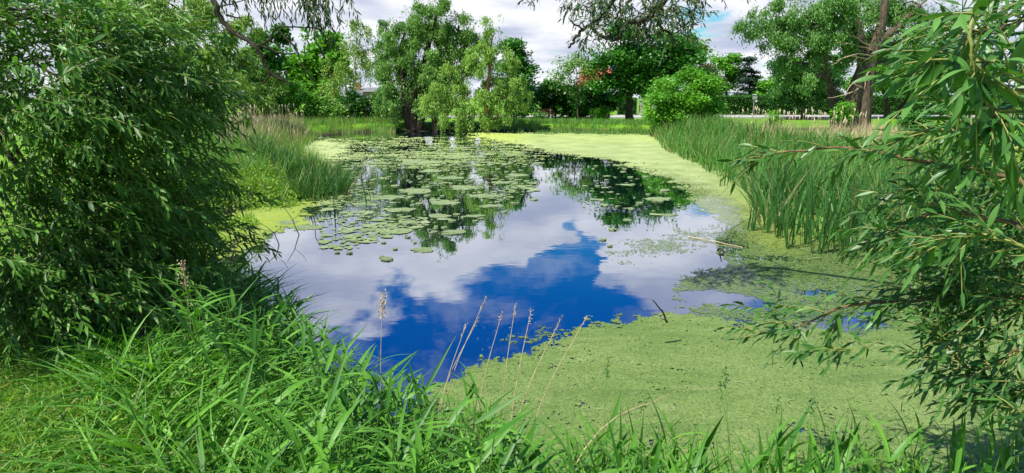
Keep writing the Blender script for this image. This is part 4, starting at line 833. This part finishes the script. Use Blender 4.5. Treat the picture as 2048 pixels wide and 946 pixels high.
# left willow: stands left of the frame, its mass fills the left third
base = np.array([-6.2, 5.2, .4]); t = thing('willow_tree', 'near willow whose dark leafy branches fill the left of the view', 'tree', base)
branch(t, base, [base - [0, 0, .2], base + [.1, .1, 1.5], base + [.4, .3, 3.5], base + [.3, .5, 6]], .28, .1, 'bark', 'trunk')
branch(t, base, [base + [.1, 0, .3], base + [.9, .3, 1.4], base + [1.6, .6, 3.0], base + [2.2, .8, 4.6]], .14, .05, 'bark_dark', 'trunk')
ST, DI, LN = [], [], []
for (cx, cy, rx, ry, D, n) in [(60, 60, 160, 120, 4.6, 220), (330, 60, 70, 60, 5.6, 50), (210, 165, 160, 95, 5.2, 260), (330, 185, 85, 60, 5.8, 150), (405, 165, 45, 40, 5.4, 40), (80, 260, 170, 130, 4.6, 210), (250, 330, 130, 80, 5.4, 75), (345, 350, 30, 60, 5.6, 30), (60, 440, 150, 130, 4.4, 250),
                               (230, 470, 140, 110, 5.0, 260), (310, 470, 80, 90, 5.4, 120), (385, 490, 40, 35, 5.5, 22), (150, 560, 180, 70, 4.7, 190), (270, 575, 80, 40, 4.9, 70), (-60, 300, 150, 350, 4.4, 160), (40, 100, 170, 160, 6.9, 200), (80, 470, 150, 130, 6.6, 110)]:
    c = aty(cx, cy, D); sc = D / F; P, dr = tufted(n, c, (rx * sc, .75, ry * sc), .15, .30); ST.append(P); DI.append(dr * [.8, .5, .4] + [.35, -.25, .05] + rng.normal(0, .4, (n, 3))); LN.append(rng.uniform(.22, .55, n))
ST, DI, LN = np.concatenate(ST), np.concatenate(DI), np.concatenate(LN)
ok = ST[:, 2] > .55; ST, DI, LN = ST[ok], DI[ok], LN[ok]
tw, P, D, S, L = shoots(ST, DI, LN, .122, .027, .3); P[:, 2] = np.maximum(P[:, 2], .42)
# hanging twigs at the top left of the open sky, and the bare bent limb
lim = [aty(400, -60, 5.0), aty(428, 5, 4.9), aty(452, 52, 4.9), aty(505, 88, 4.8), aty(528, 125, 4.8), aty(545, 150, 4.8), aty(580, 166, 4.8)]
branch(t, base, lim, .024, .008, 'bark_dark', wob=.004); branch(t, base, [base + [.3, .4, 5], aty(300, -200, 5.2), lim[0]], .06, .034, 'bark')
for q, r0 in (([(452, 30), (470, 34), (484, 36)], .009), ([(512, 92), (540, 80), (553, 55), (600, 55), (640, 57)], .010), ([(520, 90), (560, 106), (598, 106)], .010), ([(553, 58), (590, 95), (600, 120), (620, 155), (632, 178)], .008), ([(541, 148), (530, 162), (520, 170)], .010), ([(545, 0), (560, 40), (572, 58)], .004), ([(440, 12), (470, 6), (505, -6)], .006)):
    branch(t, base, [aty(a, b, 4.8) for a, b in q], r0, r0 * .4, 'bark_dark', wob=.002)
hs, hd, hl = [], [], []
for x0, y0, n, sx_ in ((525, -45, 16, 40), (605, -40, 22, 50), (640, -30, 18, 40), (690, -35, 5, 14), (630, 20, 12, 40), (460, -50, 12, 60)):
    for _ in range(n): p = aty(x0 + rng.uniform(-.5, .5) * sx_, y0 + rng.uniform(-10, 15), 4.6 + rng.random() * .8); hs.append(p); hd.append([rng.normal(0.15, .3), rng.normal(0, .3), -1]); hl.append(rng.uniform(.16, .34))
tw2, P2, D2, S2, L2 = shoots(hs, np.array(hd), hl, .07, .024, .1)
branch(t, base, [lim[0], aty(520, -75, 4.9), aty(620, -70, 4.9), aty(700, -60, 4.9)], .03, .008, 'bark_dark')
for q in range(26): branch(t, base, [base + [rng.uniform(.2, 1.5), rng.uniform(0, .6), rng.uniform(1, 4)], ST[rng.integers(len(ST))], ST[rng.integers(len(ST))] * .3 + ST[rng.integers(len(ST))] * .7] if False else [base + [rng.uniform(.2, 1.5), rng.uniform(0, .6), rng.uniform(1, 3)], (lambda s: (s + base + [1, .3, 2]) / 2 + [0, 0, .3])(ST[q * 97 % len(ST)]), ST[q * 97 % len(ST)]], .022, .006, 'bark_dark')
leafy(t, base, tw + tw2, P, D, S, L, .22, 300, 'willow')
leafy(t, base, [], P2, D2, S2, L2, .22, 0, 'willow_shade_painted')

# right willow: trunk right of the camera, long leaves close by, and the limb that reaches over the pond
base = np.array([4.6, 1.2, .45]); t = thing('willow_tree', 'near willow with long leaves filling the right edge and hanging over the pond', 'tree', base)
branch(t, base, [base - [0, 0, .2], base + [0, .1, 1.2], base + [-.1, .2, 2.6], base + [0, .3, 5]], .2, .08, 'bark', 'trunk')
br = []
def rb(pts, r0, r1, mat='bark'):
    q = [aty(a, b, d_) for a, b, d_ in pts]; root = base + [-.05, .15, min(2.6, max(.5, q[0][2] - base[2] - .2))]
    branch(t, base, [root, (root + q[0]) / 2 + [0, 0, .12], *q], r0 * 1.2, r1, mat, wob=.003); br.append(smooth_line(q, 10)); return q
rb([(2200, 420, 2.0), (2020, 355, 2.2), (1850, 325, 2.4), (1700, 296, 2.6), (1560, 305, 2.8), (1510, 318, 2.9)], .010, .003, 'twig')
rb([(2150, 300, 2.0), (2000, 290, 2.1), (1930, 268, 2.2), (1870, 262, 2.3), (1830, 270, 2.35)], .012, .002, 'twig_green')
rb([(2200, 480, 2.1), (2000, 440, 2.3), (1880, 425, 2.5), (1800, 455, 2.6), (1740, 480, 2.7)], .013, .002, 'twig')
rb([(2200, 620, 2.3), (2000, 590, 2.5), (1850, 600, 2.7), (1700, 612, 2.8), (1600, 650, 2.9), (1510, 668, 3.0)], .014, .002, 'twig')
rb([(2150, 680, 2.2), (2050, 700, 2.3), (1960, 740, 2.4), (1900, 700, 2.5), (1870, 660, 2.5)], .011, .002, 'twig')
rb([(2180, 800, 2.2), (2080, 780, 2.3), (2020, 790, 2.35), (1960, 800, 2.4)], .010, .002, 'twig')
rb([(2120, -60, 1.6), (1960, 20, 1.5), (1945, 110, 1.45), (1975, 200, 1.5), (1990, 240, 1.5)], .006, .003, 'twig_green')
rb([(2150, 180, 1.6), (2060, 175, 1.55), (1990, 130, 1.5), (1930, 120, 1.5)], .008, .002, 'twig_green')
rb([(2200, -80, 2.4), (2060, 30, 2.4), (1980, 60, 2.5), (1900, 55, 2.6)], .02, .003, 'bark')
rb([(2200, 100, 2.4), (2080, 130, 2.6), (1990, 160, 2.7), (1910, 210, 2.8)], .02, .003, 'bark')
rb([(2180, 560, 1.9), (2060, 500, 2.0), (1950, 470, 2.1), (1850, 500, 2.2)], .011, .002, 'twig_green')
ST, DI, LN = [], [], []
for b in br:
    m_ = len(b)
    for k_ in range(int(m_ * .62)):
        i = rng.integers(max(1, m_ // 6), m_ - 1); tn = unit(b[i + 1 if i + 1 < m_ else i] - b[i - 1]); dv = tn * .8 + rng.normal(0, .55, 3) + [0, 0, .05]; ST.append(b[i]); DI.append(dv); LN.append(rng.uniform(.10, .26))
    ST.append(b[-2]); DI.append(b[-1] - b[-3]); LN.append(.18)
for (cx, cy, rx, ry, D, n) in [(2030, 60, 80, 70, 2.6, 34), (2040, 200, 75, 80, 2.6, 38), (2030, 340, 70, 60, 2.6, 28), (2000, 460, 110, 80, 2.7, 56), (1930, 540, 80, 60, 2.8, 34), (2020, 590, 80, 80, 2.5, 50), (1880, 400, 60, 50, 2.9, 16), (1600, 640, 60, 20, 2.9, 9), (1680, 655, 60, 25, 2.8, 9), (1990, 700, 70, 50, 2.4, 24), (1980, 770, 55, 30, 2.35, 14),
                               (2120, 400, 80, 400, 2.5, 60), (1850, 600, 70, 30, 2.8, 10), (2000, 5, 60, 35, 2.8, 14)]:
    c = aty(cx, cy, D); sc = D / F; P, dr = blob_pts(n, c, (rx * sc, .35, ry * sc), .1); ST += list(P); DI += list(np.array([-.8, 0, .05]) + rng.normal(0, .55, (n, 3))); LN += list(rng.uniform(.12, .3, n))
twr, P, D, S, L = shoots(ST, np.array(DI), LN, .102, .026, .2)
# overhead limb at top centre
root = base + [0, .3, 4.2]; hub = aty(1330, -120, 6.6)
branch(t, base, [root, root + [-.6, 2.2, .9], (root + hub) / 2 + [0, .8, .9], hub], .07, .035, 'bark')
over = [([(1330, -120), (1345, -40), (1325, 5), (1285, 40), (1243, 53), (1240, 70), (1215, 76), (1190, 62), (1180, 55)], .028), ([(1230, -60), (1222, 0), (1205, 32), (1165, 57), (1150, 80), (1137, 96)], .022), ([(1255, -60), (1258, 0), (1243, 30), (1238, 60)], .02),
        ([(1390, -60), (1392, 0), (1388, 20), (1386, 42)], .012), ([(1275, 44), (1276, 62), (1277, 90)], .012), ([(1284, 40), (1290, 62), (1302, 78), (1306, 95)], .012), ([(1300, 25), (1325, 55), (1345, 72), (1352, 95)], .014), ([(1165, 57), (1148, 50), (1137, 35)], .009), ([(1322, 60), (1318, 85)], .007), ([(1240, 20), (1215, 50), (1188, 48)], .01),
        ([(1060, -40), (1055, 0), (1048, 6)], .006)]
ST, DI, LN = [], [], []
for q, r0 in over:
    pts = [aty(a, b, 6.6) for a, b in q]; branch(t, base, pts, r0 * 1.25, r0 * .5, 'bark_dark', wob=.012)
branch(t, base, [hub, aty(1260, -90, 6.6), aty(1140, -80, 6.6), aty(1055, -50, 6.6)], .04, .008, 'bark_dark')
branch(t, base, [hub, aty(1380, -90, 6.6), aty(1400, -70, 6.6), aty(1390, -50, 6.6)], .03, .012, 'bark_dark')
for cx, cy, rx, ry, n in ((1170, -5, 40, 25, 90), (1250, 0, 60, 30, 170), (1340, 5, 50, 40, 190), (1200, 40, 40, 25, 70), (1330, 50, 50, 30, 110), (1270, 45, 50, 25, 60), (1170, 75, 25, 18, 26), (1210, 95, 20, 18, 12), (1065, -12, 20, 8, 14), (1385, 35, 20, 18, 16), (1440, -20, 70, 14, 40)):
    n = int(n * .75); c = aty(cx, cy, 6.6); sc = 6.6 / F; Pq, dr = blob_pts(n, c, (rx * sc, .5, ry * sc), .1); ST += list(Pq); DI += list(dr * [1, 1, .5] + [0, 0, -.25] + rng.normal(0, .5, (n, 3))); LN += list(rng.uniform(.06, .17, n))
tw2, P2, D2, S2, L2 = shoots(ST, np.array(DI), LN, .098, .026, .15)
leafy(t, base, twr + tw2, P, D, S, L, .21, 300, 'willow_near', 1.0)
leafy(t, base, [], P2, D2, S2, L2, .25, 0, 'willow_shade_painted')
